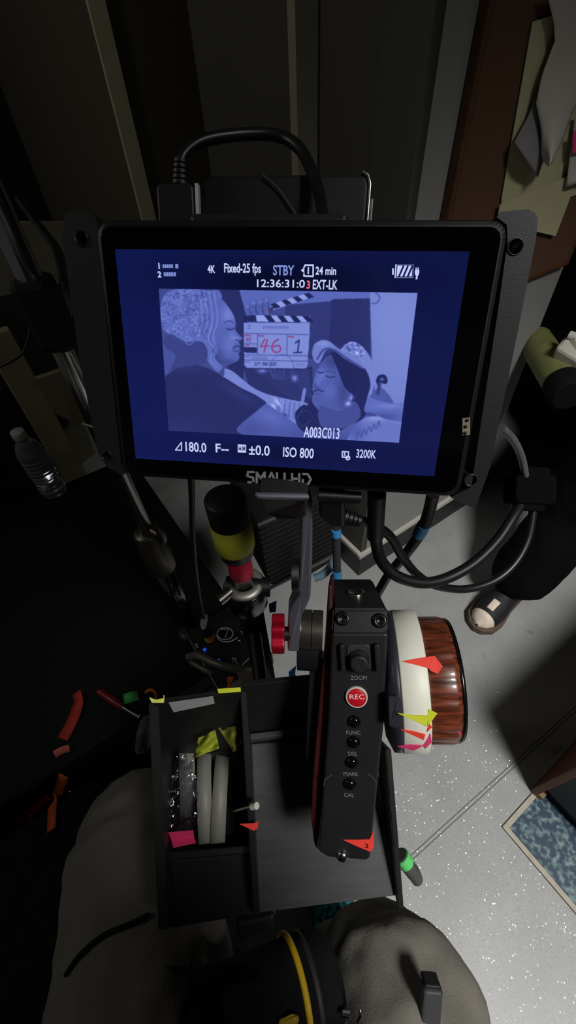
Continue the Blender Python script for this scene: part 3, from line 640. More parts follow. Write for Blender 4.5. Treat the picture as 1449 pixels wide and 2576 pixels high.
G2 = np.clip(G2, 0, 1).ravel()[:, None]; R2 = np.clip(blur(red.reshape(NYp, NXp)), 0, 1).ravel()[:, None]
lo, mid, hi = np.array([24, 28, 76.0]), np.array([88, 102, 184.0]), np.array([176, 192, 252.0])
rgb = np.where(G2 < .5, lo + (mid - lo) * G2 * 2, mid + (hi - mid) * (G2 - .5) * 2); rgb = rgb * (1 - .75 * R2) + np.array([190, 66, 112.0]) * .75 * R2
rgb += rng.normal(0, 2.5, rgb.shape[0])[:, None]
painted('picture', xs, ys, 0.0006, nlin(np.clip(rgb, 0, 255)), scr)
# on-screen writing
TXT = emat('screen_text_glow', (196, 208, 250), 1.0); TXD = emat('screen_text_dim', (128, 146, 214), 1.0); TRD = emat('screen_text_red', (240, 100, 140), 1.0); TXK = emat('screen_text_dark', (20, 26, 84), 1.0)
mb = MB()
def stext(s_, px, py, hpx, mi=0, bold=0.0001, wpx=None):    # centred on the pixel, cap height in pixels
    cx, cy = sc(px, py); hx = abs(sc(px, py - hpx / 2)[1] - sc(px, py + hpx / 2)[1]); size = hx / 0.72
    k = MB().text(s_, size, Matrix.Identity(4), 0, 0, 'CENTER', bold)
    if not k.v: return
    wid = max(v[0] for v in k.v) - min(v[0] for v in k.v)
    xs_ = 1.0
    if wpx: xs_ = abs(sc(px + wpx / 2, py)[0] - sc(px - wpx / 2, py)[0]) / wid
    mx = (max(v[0] for v in k.v) + min(v[0] for v in k.v)) / 2; my = (max(v[1] for v in k.v) + min(v[1] for v in k.v)) / 2
    mb.add([((v[0] - mx) * xs_ + cx, v[1] - my + cy, 0.0009) for v in k.v], k.f, False, mi, MS)
def sline(pts, wpx, mi=0, z=0.0009):
    wd = abs(sc(720, 700)[0] - sc(720 + wpx, 700)[0]); mb.stroke([sc(*p) for p in pts], wd, MS, mi, z)
def spoly(pts, mi=0, z=0.0009): mb.add([(*sc(*p), z) for p in pts], [list(range(len(pts)))], False, mi, MS)
stext('4K', 533, 678, 19, wpx=19); stext('Fixed-25 fps', 611, 679, 23, wpx=92); stext('STBY', 714, 681, 25, 1, wpx=53); stext('24 min', 820, 682, 20, wpx=52)
stext('1', 776, 682, 17); sline([(765, 690), (765, 695), (788, 696), (788, 668), (768, 668), (765, 674)], 3.4); spoly([(757, 681), (766, 674), (766, 688)])
stext('12:36:31:0', 707, 714, 20, 0, 0.00005, 120); stext('3', 776, 717, 20, 2, wpx=9); stext('EXT-LK', 818, 717, 24, wpx=62)
stext('1', 402, 670, 15); stext('2', 403, 691, 15)
for k in range(5): spoly([(411 + k * 5.4, 666), (415.2 + k * 5.4, 666), (415.2 + k * 5.4, 675), (411 + k * 5.4, 675)], 1); spoly([(414 + k * 6.2, 686), (419 + k * 6.2, 686), (419 + k * 6.2, 696), (414 + k * 6.2, 696)], 1)
spoly([(443, 665), (450, 665), (450, 676), (443, 676)], 1)
spoly([(994, 666), (1040, 666), (1038, 700), (992, 700)]); 
for k in range(3): sline([(1003 + k * 11, 696), (1014 + k * 11, 671)], 4.4, 3, 0.0012)
sline([(996, 698), (1036, 698), (1038, 668), (998, 668), (996, 698)], 2.2, 3, 0.0012)
spoly([(986, 676), (990, 676), (990, 692), (986, 692)]); spoly([(1043, 680), (1054, 680), (1053, 691), (1050, 695), (1046, 695), (1043, 691)]); sline([(1048, 694), (1047, 702)], 4); sline([(1046, 675), (1046, 681)], 2.5); sline([(1051, 675), (1051, 681)], 2.5)
stext('A003C013', 809, 1088, 27, wpx=90)
stext('180.0', 494, 1124, 24, wpx=52); sline([(443, 1131), (458, 1112), (458, 1132), (443, 1131)], 3)
stext('F--', 560, 1127, 22, wpx=33); spoly([(599, 1117), (620, 1118), (620, 1138), (599, 1137)]); stext('M.M', 609.5, 1127, 11, 3, wpx=17)
stext('±0.0', 653, 1132, 25, wpx=52); stext('ISO 800', 751, 1138, 25, wpx=77); stext('3200K', 921, 1141, 21, wpx=50)
sline([(861, 1135), (877, 1136), (876, 1150), (861, 1149), (861, 1135)], 3); stext('K', 868, 1142, 9, wpx=6); sline([(870 + 5 * math.cos(k * .8) + 5, 1151 + 5 * math.sin(k * .8)) for k in range(9)], 3); sline([(871, 1153), (879, 1147)], 2)
part('screen_text', mb, [TXT, TXD, TRD, TXK], scr)
# maker's lettering on the lower bezel
mb = MB(); LG = {}
def lg(x, pts): sw = abs(sc(700, 1200)[0] - sc(705.6, 1200)[0]); mb.stroke([sc(x + p[0] * 20, 1187 + (x - 620) * .035 + p[1] * 26) for p in pts], sw, MS, 0, 0.0002)
lg(622, [(.85, 0), (.1, 0), (.0, .4), (.75, .55), (.8, .9)]); lg(622, [(.1, 1), (.5, 1)])
lg(646, [(0, 1), (0, 0), (.5, .6), (1, 0), (1, 1)]); lg(672, [(0, 1), (.55, 0), (.9, .6)]); lg(672, [(.35, 1), (1.05, 1)])
lg(695, [(0.1, 0), (.1, 1), (.75, 1)]); lg(714, [(.1, 0), (.1, .75), (.75, .75)]); lg(714, [(-.1, 1.02), (.75, 1.02)]); lg(735, [(0, 0), (0, 1)]); lg(735, [(0, .5), (.9, .5)]); lg(735, [(.9, 0), (.9, 1)])
lg(762, [(0, 0), (.6, 0.02), (1, .5), (.65, 1)]); lg(762, [(.0, .55), (.0, 1), (.55, 1)])
part('maker_lettering', mb, mat('bezel_print_grey', (150, 150, 156), 0.5, 0, 0, emit=0.0), t, 'grey maker lettering')
# bolted side brackets with holes
def bracket(poly, holes, name='side_bracket'):
    mb = MB(); pts = [sc(*p) for p in poly]
    bm = bmesh.new()
    vs = [bm.verts.new((*p, 0)) for p in pts]; ed = [bm.edges.new((vs[i], vs[(i + 1) % len(vs)])) for i in range(len(vs))]
    for hx, hy, hr in holes:
        c = sc(hx, hy); r_ = abs(sc(hx + hr, hy)[0] - c[0]); hv = [bm.verts.new((c[0] + r_ * math.cos(k * PI / 10), c[1] + r_ * math.sin(k * PI / 10), 0)) for k in range(20)]
        ed += [bm.edges.new((hv[i], hv[(i + 1) % 20])) for i in range(20)]
    bmesh.ops.triangle_fill(bm, edges=ed, use_beauty=True)
    ex = bmesh.ops.extrude_face_region(bm, geom=bm.faces[:])
    for v in [g for g in ex['geom'] if isinstance(g, bmesh.types.BMVert)]: v.co.z -= 0.018
    bmesh.ops.recalc_face_normals(bm, faces=bm.faces[:]); mb.bm(bm, MS @ T(0, 0, -0.003))
    br = part(name, mb, mat('bracket_dark_grey', (38, 39, 42), 0.48, 0.2, 0.08, bump=0.05, bscale=1200), t)
    for hx, hy, hr in holes:
        c = sc(hx, hy); r_ = abs(sc(hx + hr, hy)[0] - c[0])
        part('screw', MB().lathe([(0, -0.012), (r_ * 1.0, -0.012), (r_ * 1.0, -0.0025), (r_ * 0.92, -0.0022), (r_ * 0.86, -0.0028), (r_ * 0.86, -0.008), (0, -0.010)], MS @ T(c[0], c[1], 0), 24), mat('dark_steel', (92, 92, 96), 0.3, 0.9, 0.05), br)
bracket([(1256, 540), (1268, 526), (1335, 520), (1354, 528), (1362, 546), (1356, 600), (1300, 880), (1238, 1180), (1206, 1270), (1196, 1282), (1160, 1270), (1138, 1256), (1190, 1230), (1262, 760), (1284, 600), (1282, 560)], [(1303, 616, 21), (1188, 1212, 17)])
bracket([(236, 556), (226, 534), (160, 526), (149, 536), (147, 600), (190, 900), (238, 1140), (262, 1178), (300, 1200), (268, 900)], [(196, 596, 17), (262, 1150, 12)])
mb = MB(); q = [sc(*p) for p in ((1163, 1052), (1182, 1050), (1182, 1093), (1163, 1095))]; mb.add([(*p, 0.0004) for p in q] + [(*p, 0.0) for p in q], [(0, 1, 2, 3), (0, 4, 5, 1), (1, 5, 6, 2), (2, 6, 7, 3), (3, 7, 4, 0)], False, 0, MS)
pl = part('port_label', mb, mat('beige_port_label', (146, 134, 112), 0.5, 0, 0.05), t)
mb = MB()
for hx, hy in ((1174, 1057), (1170, 1073), (1169, 1089)): c = sc(hx, hy); mb.lathe([(0, 0.0004), (0.0008, 0.0004), (0.0008, 0.0007), (0, 0.0007)], MS @ T(c[0], c[1], 0), 14)
part('port_dots', mb, mat('label_black', (16, 16, 16), 0.5), pl)

# ------------------------------------------------------------------ gear behind the monitor
def rel(px, py, off):                                      # where a pixel's ray meets a plane behind the monitor
    p = flat_on(MS @ T(0, 0, off), px, py); return (p.x, p.y)
off = -0.075
a, b = rel(505, 440, off), rel(922, 545, off)
t = thing('battery_pack', 'black battery and receiver pack standing behind the top of the monitor', 'battery pack', MS @ T((a[0] + b[0]) / 2, b[1] - 0.05, off))
part('pack_body', MB().prism(rounded(a[0], b[1] - 0.06, b[0], a[1], 0.005), off - 0.03, off, MS, 0.002), mat('receiver_black', (17, 17, 20), 0.5), t)
part('mounting_plate', MB().prism([(a[0] + .01, b[1] - .05), (b[0] - .01, b[1] - .05), (b[0] - .01, b[1] - .012), (a[0] + .01, b[1] - .012)], off, -.022, MS, .002), BLK, t)
part('metal_edge', MB().tube([MS @ Vector((b[0] - 0.004, a[1] + 0.0004, off)), MS @ Vector((b[0] - 0.001, a[1] - 0.001, off)), MS @ Vector((b[0] + 0.0006, a[1] - 0.005, off)), MS @ Vector((b[0] + 0.0006, b[1] - 0.03, off))], 0.0010, 8), STEEL, t)
part('release_latch', MB().box((b[0] + 0.0016, (a[1] + b[1]) / 2 - 0.008, off - 0.004), (0.003, 0.014, 0.006), MS, 0.0006), STEEL, t)
c, d = rel(392, 460, -0.055), rel(498, 545, -0.055)
t = thing('cable_adapter_box', 'small black adapter box with a pale edge above the monitor at the left', 'adapter', MS @ T((c[0] + d[0]) / 2, d[1], -0.055))
part('adapter_body', MB().prism(rounded(c[0], d[1] - 0.05, d[0] - 0.002, c[1], 0.003), -0.08, -0.055, MS, 0.001), BLK, t)
part('mounting_plate', MB().prism([(c[0] + .004, d[1] - .045), (d[0] - .004, d[1] - .045), (d[0] - .004, d[1] - .012), (c[0] + .004, d[1] - .012)], -.056, -.022, MS, .001), BLK, t)
part('edge_strip', MB().box((d[0], (c[1] + d[1]) / 2 - 0.018, -0.056), (0.0018, c[1] - d[1] + 0.035, 0.004), MS, 0.0003), mat('pale_edge_strip', (200, 200, 205), 0.4), t)
zc_ = 0.315
def RB(px, py, o): return MS @ T(0, 0, o) @ Vector((*rel(px, py, o), 0))
lp = smooth_path([RB(458, 480, -.066), RB(456, 425, -.068), RB(468, 385, -.07), RB(520, 352, -.076), RB(620, 338, -.085), RB(700, 342, -.088), RB(752, 372, -.082), RB(784, 430, -.070), RB(806, 500, -.055), RB(818, 580, -.026)], 8)
t = thing('looped_cable', 'thick black cable looping up and over behind the monitor', 'cable', RB(640, 400, -.08))
part('cable', MB().tube(lp, 0.0031, 14), RUB, t); 
mb = MB()
for k in range(5): mb.tube([RB(457, 468 - k * 14, -.067), RB(457, 459 - k * 14, -.067)], 0.0055 - 0.0003 * k, 14)
part('strain_relief', mb, BLK, t)
solo('thin_cable', MB().tube(smooth_path([RB(660, 440, -.073), RB(700, 475, -.073), RB(745, 540, -.073), RB(770, 580, -.073)], 6), 0.0006, 8), mat('grey_thin_cable', (60, 60, 68), 0.5), 'thin grey cable slanting across the battery pack behind the monitor', 'cable')

# ------------------------------------------------------------------ monitor arm
t = thing('monitor_arm', 'grey bent metal arm with a red knob joining monitor and hand unit', 'arm', P(760, 1640, .32))
def px_prism(pts, z, th, bev=0.0012): return MB().slab([P(x, y, zz) for (x, y), zz in zip(pts, z if hasattr(z, '__len__') else [z] * len(pts))], th, bev)
part('top_plate', px_prism([(640, 1238), (776, 1240), (780, 1256), (764, 1258), (652, 1256), (640, 1250)], .205, 0.022), GREYM, t)
part('plate_underside', px_prism([(652, 1256), (775, 1256), (770, 1300), (745, 1306), (700, 1310), (668, 1290)], [.21, .21, .24, .24, .24, .24], 0.012), BLKM, t)
part('bent_bar', px_prism([(760, 1268), (787, 1256), (786, 1400), (781, 1505), (770, 1530), (759, 1550), (752, 1640), (724, 1640), (728, 1540), (736, 1520), (752, 1500), (756, 1420)], [.24, .24, .262, .28, .285, .288, .30, .30, .288, .285, .28, .264], 0.014), GREYM, t)
def disc(p, ax, r, th, r2=None): return MB().tube([p, p + ax * th], [r, r2 or r], 32)
AXR = (CR * 1.0 - CF * 0.10 + CD * 0.03).normalized()
part('tilt_washer', disc(P(737, 1444, .275), AXR, 0.0112, 0.0045).tube([P(733, 1444, .275), P(737, 1444, .275)], 0.009, 28), STEEL, t)
part('swivel_hub', disc(P(757, 1583, .31), AXR, 0.0145, 0.008).tube([P(757, 1583, .31) + AXR * .0085, P(757, 1583, .31) + AXR * .016], 0.0145, 32), mat('hub_steel', (140, 136, 128), 0.25, 0.9), t)
part('hub_collar', disc(P(752, 1612, .335), AXR, 0.022, 0.016), BLKM, t)
RED = mat('red_anodised_metal', (196, 24, 50), 0.3, 0.6, 0.05)
kp = P(700, 1594, .30); Mk_ = frame(kp, CD, CF)
Mk_ = Matrix((CD, CF, CR)).transposed().to_4x4(); Mk_.translation = kp - CR * 0.0045
mb = MB(); prof_ = []
for k in range(48):
    a_ = 2 * PI * k / 48; r_ = 0.0128 + 0.0016 * math.cos(6 * a_); prof_.append((r_ * math.cos(a_), r_ * math.sin(a_)))
mb.prism(prof_, 0, 0.009, Mk_, 0.001); kn = part('locking_knob', mb, RED, t, 'red scalloped locking knob')
part('knob_screw', MB().tube([kp + CR * .0045, kp + CR * .012], 0.005, 16), BLKM, kn)
# ------------------------------------------------------------------ hand unit with its big knob
O_ = P(907, 1590, .295); B_ = P(866, 2155, .312)
MH = frame(O_, CR * .985 - CD * .06 - CF * .15, O_ - B_)
def hs(px, py, z=0.0): p = flat_on(MH @ T(0, 0, z), px, py); return (p.x, p.y)
HB = mat('hand_unit_black', (32, 33, 36), 0.42, 0.1, 0.08, bump=0.04, bscale=1200)
t = thing('focus_hand_unit', 'black handheld lens control with record button and fluted wooden knob', 'lens control', MH @ T(0, -0.16, -0.03))
front = [hs(*p) for p in ((834, 1592), (976, 1592), (968, 1800), (952, 1950), (932, 2158), (924, 2167), (826, 2159), (800, 2143), (814, 1960), (826, 1800))]
x0, x1 = front[0][0], front[1][0]; yb = front[5][1]
body = part('body', MB().prism(front, -0.050, 0.0, MH, 0.0022, 3), HB, t)
c1, c2 = P(838, 1532, .300), P(975, 1532, .294); k1, k2 = P(832, 1456, .362), P(936, 1456, .358)
f1, f2 = MH @ Vector((*front[0], 0.0008)), MH @ Vector((*front[1], 0.0008))
YU = MH.col[1].to_3d(); dn = -YU * 0.02
bm = bmesh.new(); vv = [bm.verts.new(p) for p in (f1, f2, c1, c2, k1, k2, k1 + dn * 1.3, k2 + dn * 1.3, f1 - MH.col[2].to_3d() * .012, f2 - MH.col[2].to_3d() * .012)]
for f in ((0, 1, 3, 2), (2, 3, 5, 4), (4, 5, 7, 6), (6, 7, 9, 8), (8, 9, 1, 0), (0, 2, 4, 6, 8), (1, 9, 7, 5, 3)): bm.faces.new([vv[i] for i in f])
bmesh.ops.recalc_face_normals(bm, faces=bm.faces[:]); bmesh.ops.bevel(bm, geom=bm.edges[:], offset=0.0016, segments=2, affect='EDGES')
cap_ = part('top_cap', MB().bm(bm), HB, t)
cn = (c2 - c1).cross(f1 - c1).normalized(); cn = -cn if cn.dot(CF) > 0 else cn
for px, py in ((862, 1556), (955, 1561)):
    Mp0 = frame(c1, c2 - c1, cn.cross(c2 - c1)); p = Mp0 @ flat_on(Mp0, px, py); Mq = frame(p, MH.col[0].to_3d(), cn.cross(MH.col[0].to_3d()))
    part('cap_screw', MB().lathe([(0, .0018), (.0022, .0018), (.0026, .0024), (.0046, .0024), (.0050, .0016), (.0050, -.002), (0, -.002)], Mq, 24), mat('screw_black', (44, 44, 46), 0.3, 0.8), cap_)
tp = P(895, 1493, .326); tn = (k1 - c1).cross(c2 - c1).normalized(); tn = -tn if tn.dot(CF) > 0 else tn
Mq = frame(tp, MH.col[0].to_3d(), tn.cross(MH.col[0].to_3d()))
part('top_screw', MB().lathe([(0, .0006), (.0044, .0006), (.0050, .0016), (.0066, .0016), (.0070, .0008), (.0070, -.002), (0, -.002)], Mq, 28), CHR, cap_, 'silver screw on the top')
# wooden grip along the far side, block that carries the unit
WOODD = mat('dark_red_wood', (64, 20, 18), 0.5, 0, 0.35, 60, stretch=(3, 0.4, 3))
pg = [hs(*p, -.012) for p in ((836, 1470), (840, 1600), (828, 1800), (812, 1960), (800, 2140), (790, 2120), (783, 2060), (786, 1960), (800, 1800), (818, 1600), (826, 1470))]
part('side_grip', MB().prism(pg, -0.046, -0.010, MH, 0.002, 2), WOODD, t, 'dark red wooden side grip')
pb = [hs(*p, -.022) for p in ((779, 1682), (805, 1676), (826, 1720), (822, 1915), (768, 1912), (776, 1716))]
part('mounting_block', MB().prism(pb, -0.055, -0.022, MH, 0.0015), BLKM, t)
# joystick
JX, JY = hs(903, 1652); pxm = abs(hs(904, 1700)[0] - hs(903, 1700)[0])
part('joystick_base', MB().prism(rounded(JX - 29 * pxm, JY - 33 * pxm, JX + 29 * pxm, JY + 33 * pxm, .003), -.001, .0012, MH, .0005), mat('joystick_base', (44, 45, 48), 0.5), t)
js = part('joystick', MB().lathe([(.0072, .001), (.0072, .0026), (.0042, .0036), (.004, .007), (.0062, .0082), (.0064, .0102), (.0048, .0112), (.0036, .0106), (.0022, .0112), (.001, .0106), (0, .0108)], MH @ T(JX, JY - .0012, 0), 30), mat('joystick_rubber', (26, 26, 28), 0.55), t)
for px in (862, 948):
    gx, gy = hs(px, 1650); part('guard_rail', MB().box((gx, gy, .002), (.0032, .0195, .006), MH, .0008), HB, t)
def hlab(name, s_, px, py, hpx, wpx, z=.0003, m=None, parent=None, lab=None):
    c = hs(px, py, z); k = MB().text(s_, hpx * pxm / .72, Matrix.Identity(4)); w_ = max(v[0] for v in k.v) - min(v[0] for v in k.v); mx = (max(v[0] for v in k.v) + min(v[0] for v in k.v)) / 2; my = (max(v[1] for v in k.v) + min(v[1] for v in k.v)) / 2
    q = MB().add([((v[0] - mx) * wpx * pxm / w_ + c[0], v[1] - my + c[1], z) for v in k.v], k.f, False, 0, MH)
    return part(name, q, m or mat('panel_print_grey', (128, 128, 130), 0.6, 0, 0.1, 900), parent or t, lab)
mbl = MB()
hlab('zoom_lettering', 'ZOOM', 902, 1705, 11, 41); 
RX, RY = hs(897, 1751)
rb = part('record_button', MB().lathe([(0, .0030), (.0062, .0030), (.00665, .0027), (.00665, .000), (0, .0)], MH @ T(RX, RY, 0), 40), mat('record_red', (190, 22, 40), 0.35, 0, 0.04), t, 'red record button')
part('button_ring', MB().lathe([(.0066, .0), (.0066, .0026), (.0070, .0030), (.0076, .0026), (.0078, .0), (.0066, .0)], MH @ T(RX, RY + .0002, 0), 40), WHT, rb, 'white rim')
hlab('button_lettering', 'REC', 898, 1753, 13, 37, .0032, mat('button_print_white', (240, 225, 220), 0.5, 0, 0), rb)
for px, py, s_, ly, w_ in ((891, 1814, 'FUNC', 1843, 36), (890, 1866, 'DEL', 1896, 24), (885, 1917, 'MARK', 1947, 38), (880, 1971, 'CAL', 2000, 26)):
    bx, by = hs(px, py)
    part('push_button', MB().lathe([(0, .0036), (.0022, .0033), (.0038, .0024), (.0046, .001), (.0047, .0), (0, 0)], MH @ T(bx, by, 0), 30), mat('glossy_button', (10, 10, 12), 0.08), t)
    hlab('key_lettering', s_, px - 2, ly, 11, w_)
for pts in (((815, 1975), (818, 1960), (834, 1949)), ((925, 1945), (938, 1955), (946, 1967))): part('groove_edge', MB().stroke([hs(*p) for p in pts], .0007, MH, 0, .0003), mat('crease_grey', (70, 70, 74), 0.4), t)  # thin lighter strokes along the angled creases
nx, ny = hs(861, 2153)
part('lock_pin', MB().lathe([(0, .004), (.003, .0036), (.0044, .002), (.0046, -.002), (0, -.002)], MH @ T(nx, ny, -.001), 24), CHR, t, 'silver pin at the lower end')
# knob: axis along the unit's x
ZK = -0.043
ya, yb2 = hs(1010, 1531, ZK)[1], hs(1010, 1884, ZK)[1]; YK = (ya + yb2) / 2 + .0018; RR = abs(ya - yb2) / 2 * .905
yc, yd = hs(1090, 1558, ZK)[1], hs(1090, 1867, ZK)[1]; RW = abs(yc - yd) / 2 * .93; YW = (yc + yd) / 2
MKn = MH @ T(0, YK, ZK) @ Matrix(((0, 0, 1, 0), (1, 0, 0, 0), (0, 1, 0, 0), (0, 0, 0, 1)))   # local z = unit x
xr0, xr1 = hs(984, 1535, ZK)[0], hs(1046, 1535, ZK)[0]; xw1 = hs(1128, 1575, ZK)[0]
part('knob_flange', MB().lathe([(0, x1 - .004), (RR * .8, x1 - .004), (RR * .99, x1 + .001), (RR * 1.0, xr0 - .0012), (RR * .99, xr0), (0, xr0)], MKn, 72), mat('flange_grey', (52, 54, 62), 0.4, 0.3), t)
part('marking_ring', MB().lathe([(RR * .7, xr0), (RR * .985, xr0), (RR, xr0 + .001), (RR, xr1 - .001), (RR * .985, xr1), (RR * .7, xr1), (RR * .7, xr0)], MKn, 96), mat('white_marking_ring', (222, 222, 208), 0.45, 0, 0.03, 30), t, 'white marking ring')
WOOD = mat('red_brown_wood', (112, 50, 30), 0.36, 0, 0.45, 30, stretch=(1.6, 14, 14), coat=0.3)
rw = [n for n in WOOD.node_tree.nodes if n.type == 'VALTORGB'][0].color_ramp
rw.elements[0].color = lin((50, 20, 14)) + [1]; rw.elements[1].color = lin((128, 62, 38)) + [1]
kn_ = part('wooden_knob', MB().lathe([(0, xr1 - .001), (RW * .97, xr1 - .001), (RW, xr1 + .002), (RW, xw1 - .006), (RW * .97, xw1 - .002), (RW * .9, xw1 - .0005), (0, xw1 - .0005)], MKn @ T(0, 0, 0) @ T(0, 0, 0), 192, flute=22, fd=.0007), WOOD, t, 'fluted red-brown wooden knob')
part('knob_rim', MB().lathe([(RW * .80, xw1 - .002), (RW * .955, xw1 - .002), (RW * .975, xw1 - .0008), (RW * .95, xw1 + .0012), (RW * .80, xw1 + .0012), (RW * .80, xw1 - .002)], MKn, 96), BLKG, kn_, 'black rim')
def ringhit(px, py, r):                                    # where a pixel's ray first meets the ring's cylinder
    Mi = MKn.inverted(); o = Mi @ CAMPOS; d = Mi.to_3x3() @ ray(px, py)
    a = d.x ** 2 + d.y ** 2; b = 2 * (o.x * d.x + o.y * d.y); c = o.x ** 2 + o.y ** 2 - r * r; q = b * b - 4 * a * c
    tt = (-b - math.sqrt(q)) / (2 * a) if q >= 0 else -b / (2 * a)
    return MKn @ (o + d * tt)
def flag(pts, m, lab, r=None, th=.0004):
    q = [ringhit(x, y, r or RR + .0006) for x, y in pts]; part('tape_flag', MB().slab(q, th), m, t, lab)
flag([(1011, 1664), (1040, 1658), (1078, 1652), (1078, 1681), (1045, 1672)], REDT, 'red tape pointer')
flag([(1078, 1652), (1094, 1650), (1114, 1676), (1102, 1695), (1084, 1688), (1078, 1681)], REDT, 'red tape tail')
flag([(1000, 1794), (1040, 1800), (1078, 1800), (1073, 1829), (1062, 1822)], YEL, 'yellow tape pointer')
flag([(1078, 1784), (1100, 1795), (1076, 1828)], YEL, 'yellow tape tail')
flag([(1008, 1836), (1040, 1840), (1070, 1848), (1066, 1862)], REDT, 'lower red tape pointer')
flag([(1080, 1820), (1087, 1830), (1074, 1842)], REDT, 'lower red tape tail')
flag([(1000, 1878), (1034, 1874), (1066, 1876), (1040, 1889)], PNK, 'pink tape pointer')
flag([(1066, 1876), (1083, 1846), (1086, 1868), (1070, 1884)], PNK, 'pink tape tail')
q = ringhit(1154, 1842, RW * .98); part('tape_flag', MB().slab([ringhit(*p_, RW * .98) for p_ in ((1150, 1838), (1157, 1837), (1160, 1848), (1153, 1850))], .0006), PNK, t, 'tiny pink tape on the rim')
# index block on the flange
ip = [(978, 1752), (998, 1752), (1008, 1760), (1010, 1788), (994, 1790), (994, 1800), (1008, 1802), (1007, 1826), (996, 1832), (980, 1826)]
part('index_block', MB().slab([ringhit(x, y, RR + .003) for x, y in ip], .006), mat('flange_grey', (52, 54, 62)), t)
# red numbered flag at the lower end
q = [MH @ Vector((*hs(*p, .0005), .0005)) for p in ((863, 2113), (900, 2113), (930, 2112), (940, 2088), (941, 2130), (932, 2143), (900, 2130))]
fl_ = part('tape_flag', MB().slab(q, .0004), REDT, t, 'red tape flag with a black 3')
hlab('flag_numeral', '3', 922, 2128, 13, 10, .0008, mat('marker_black', (14, 14, 14), 0.6), fl_)

# ------------------------------------------------------------------ stand post that carries monitor and tray
pxy = P(612, 1460, .45); XY = (pxy.x, pxy.y); PT = Vector((pxy.x, pxy.y, 0))
def hz(px, py): return PV(px, py, XY).z
t = thing('support_post', 'upright black support post under the monitor with yellow and pink tape bands', 'stand', T(*PT))
def vl(prof): return MB().lathe(prof, T(*PT), 40)
z1, z2, z3, z4, z5 = hz(598, 1304), hz(606, 1368), hz(612, 1390), hz(616, 1444), hz(612, 1468)
ztop = hz(595, 1245)
part('upper_sleeve', vl([(0, z2 - .012), (.0165, z2 - .012), (.0172, z2 - .006), (.0182, z2), (.0182, ztop - .002), (.016, ztop), (0, ztop)]), BLK, t)
part('tape_band', vl([(.0184, z2), (.0190, z2 + .001), (.0192, z1), (.0184, z1)]), mat('dull_yellow_tape', (176, 178, 52), 0.65, 0, 0.08), t, 'yellow tape band')
part('spigot', vl([(0, z5 - .004), (.0118, z5 - .004), (.0118, z2 - .011), (0, z2 - .011)]), CHR, t)
part('tape_band', vl([(.0120, z4 + .002), (.0126, z4 + .003), (.0126, z3), (.0120, z3 + .001)]), mat('crimson_tape', (196, 28, 66), 0.55, 0, 0.06), t, 'crimson tape band')
part('steel_disc', vl([(.0119, z5), (.0125, z5 + .003), (.018, z5 + .003), (.021, z5 + .001), (.0215, z5 - .002), (.0119, z5 - .004)]), mat('satin_steel', (190, 188, 182), 0.5, 0.75, 0.08), t)
part('post_head', vl([(0, z5 - .04), (.021, z5 - .04), (.0232, z5 - .036), (.0232, z5 - .004), (.0218, z5 - .0015), (.021, z5 - .0035), (0, z5 - .0035)]), BLKG, t)
part('tube', vl([(0, .03), (.0155, .03), (.0155, z5 - .038), (0, z5 - .038)]), mat('black_painted_tube', (26, 26, 28), 0.3, 0.2), t)
hp = P(570, 1496, .44); d_ = (hp - (PT + ZU * hp.z)).normalized()
part('clamp_screw', MB().tube([PT + ZU * hp.z + d_ * .018, PT + ZU * hp.z + d_ * .034], .006, 20), STEEL, t)
part('clamp_arm', MB().tube([PT + ZU * (hp.z - .01) + CR * -.02, PT + ZU * (hp.z - .012) + CR * .028], .011, 16), BLK, t)
for k in range(3):
    a = math.radians(90 + 120 * k); dd = Vector((math.cos(a), math.sin(a), 0)); part('leg', MB().tube([PT + ZU * .22 + dd * .012, PT + ZU * .012 + dd * .15], .009, 12), BLK, t)
tz = P(680, 1900, .425)
part('tray_bracket', MB().tube([PT + ZU * (tz.z + .0), tz], .008, 14), BLKM, t)

# ------------------------------------------------------------------ black tray
TR = mat('black_painted_board', (58, 60, 61), 0.46, 0, 0.20, 26, 0.12, 500, stretch=(1, 8, 1)); TRK = mat('black_tray_side', (25, 25, 26), 0.5, 0, 0.12, 40)
t = thing('accessory_tray', 'black handmade tray with compartments hanging below the hand unit', 'tray', P(700, 2280, .375))
TS_ = 1.022                                                 # the tray hangs just clear of the hand unit
def sl(pts, th=.004, bev=.0006):
    q = [P(x, y, z * TS_) for x, y, z in pts]
    if len(q) == 4:                                         # keep boards flat
        n = (q[1] - q[0]).cross(q[2] - q[0]); r = ray(*pts[3][:2]); q[3] = CAMPOS + r * ((q[0] - CAMPOS).dot(n) / r.dot(n))
    return MB().slab(q, th, bev)
part('base_panel', sl([(628, 1872, .405), (935, 1850, .400), (1005, 2252, .358), (648, 2297, .361)], .005), TR, t)
part('back_panel', sl([(612, 1724, .362), (985, 1688, .360), (960, 1858, .404), (628, 1872, .409)], .005), TRK, t)
part('front_ledge', sl([(624, 1846, .386), (800, 1826, .384), (800, 1838, .381), (626, 1860, .383)], .008), mat('grey_worn_board', (66, 67, 68), 0.5, 0, 0.15), t)
def wall(a, b, c, d, name, th=.005, m=TRK):                # a-b upper edge, d-c lower edge
    q = [P(x, y, z * TS_) for x, y, z in (a, b, c, d)]; n = (q[1] - q[0]).cross(q[3] - q[0]).normalized()
    bm = bmesh.new(); u = [bm.verts.new(p - n * th / 2) for p in q]; v = [bm.verts.new(p + n * th / 2) for p in q]
    bm.faces.new(u); bm.faces.new(v[::-1])
    for i in range(4): bm.faces.new((u[i], v[i], v[(i + 1) % 4], u[(i + 1) % 4]))
    bmesh.ops.recalc_face_normals(bm, faces=bm.faces[:]); bmesh.ops.bevel(bm, geom=bm.edges[:], offset=.0008, segments=2, affect='EDGES')
    return part(name, MB().bm(bm), m, t)
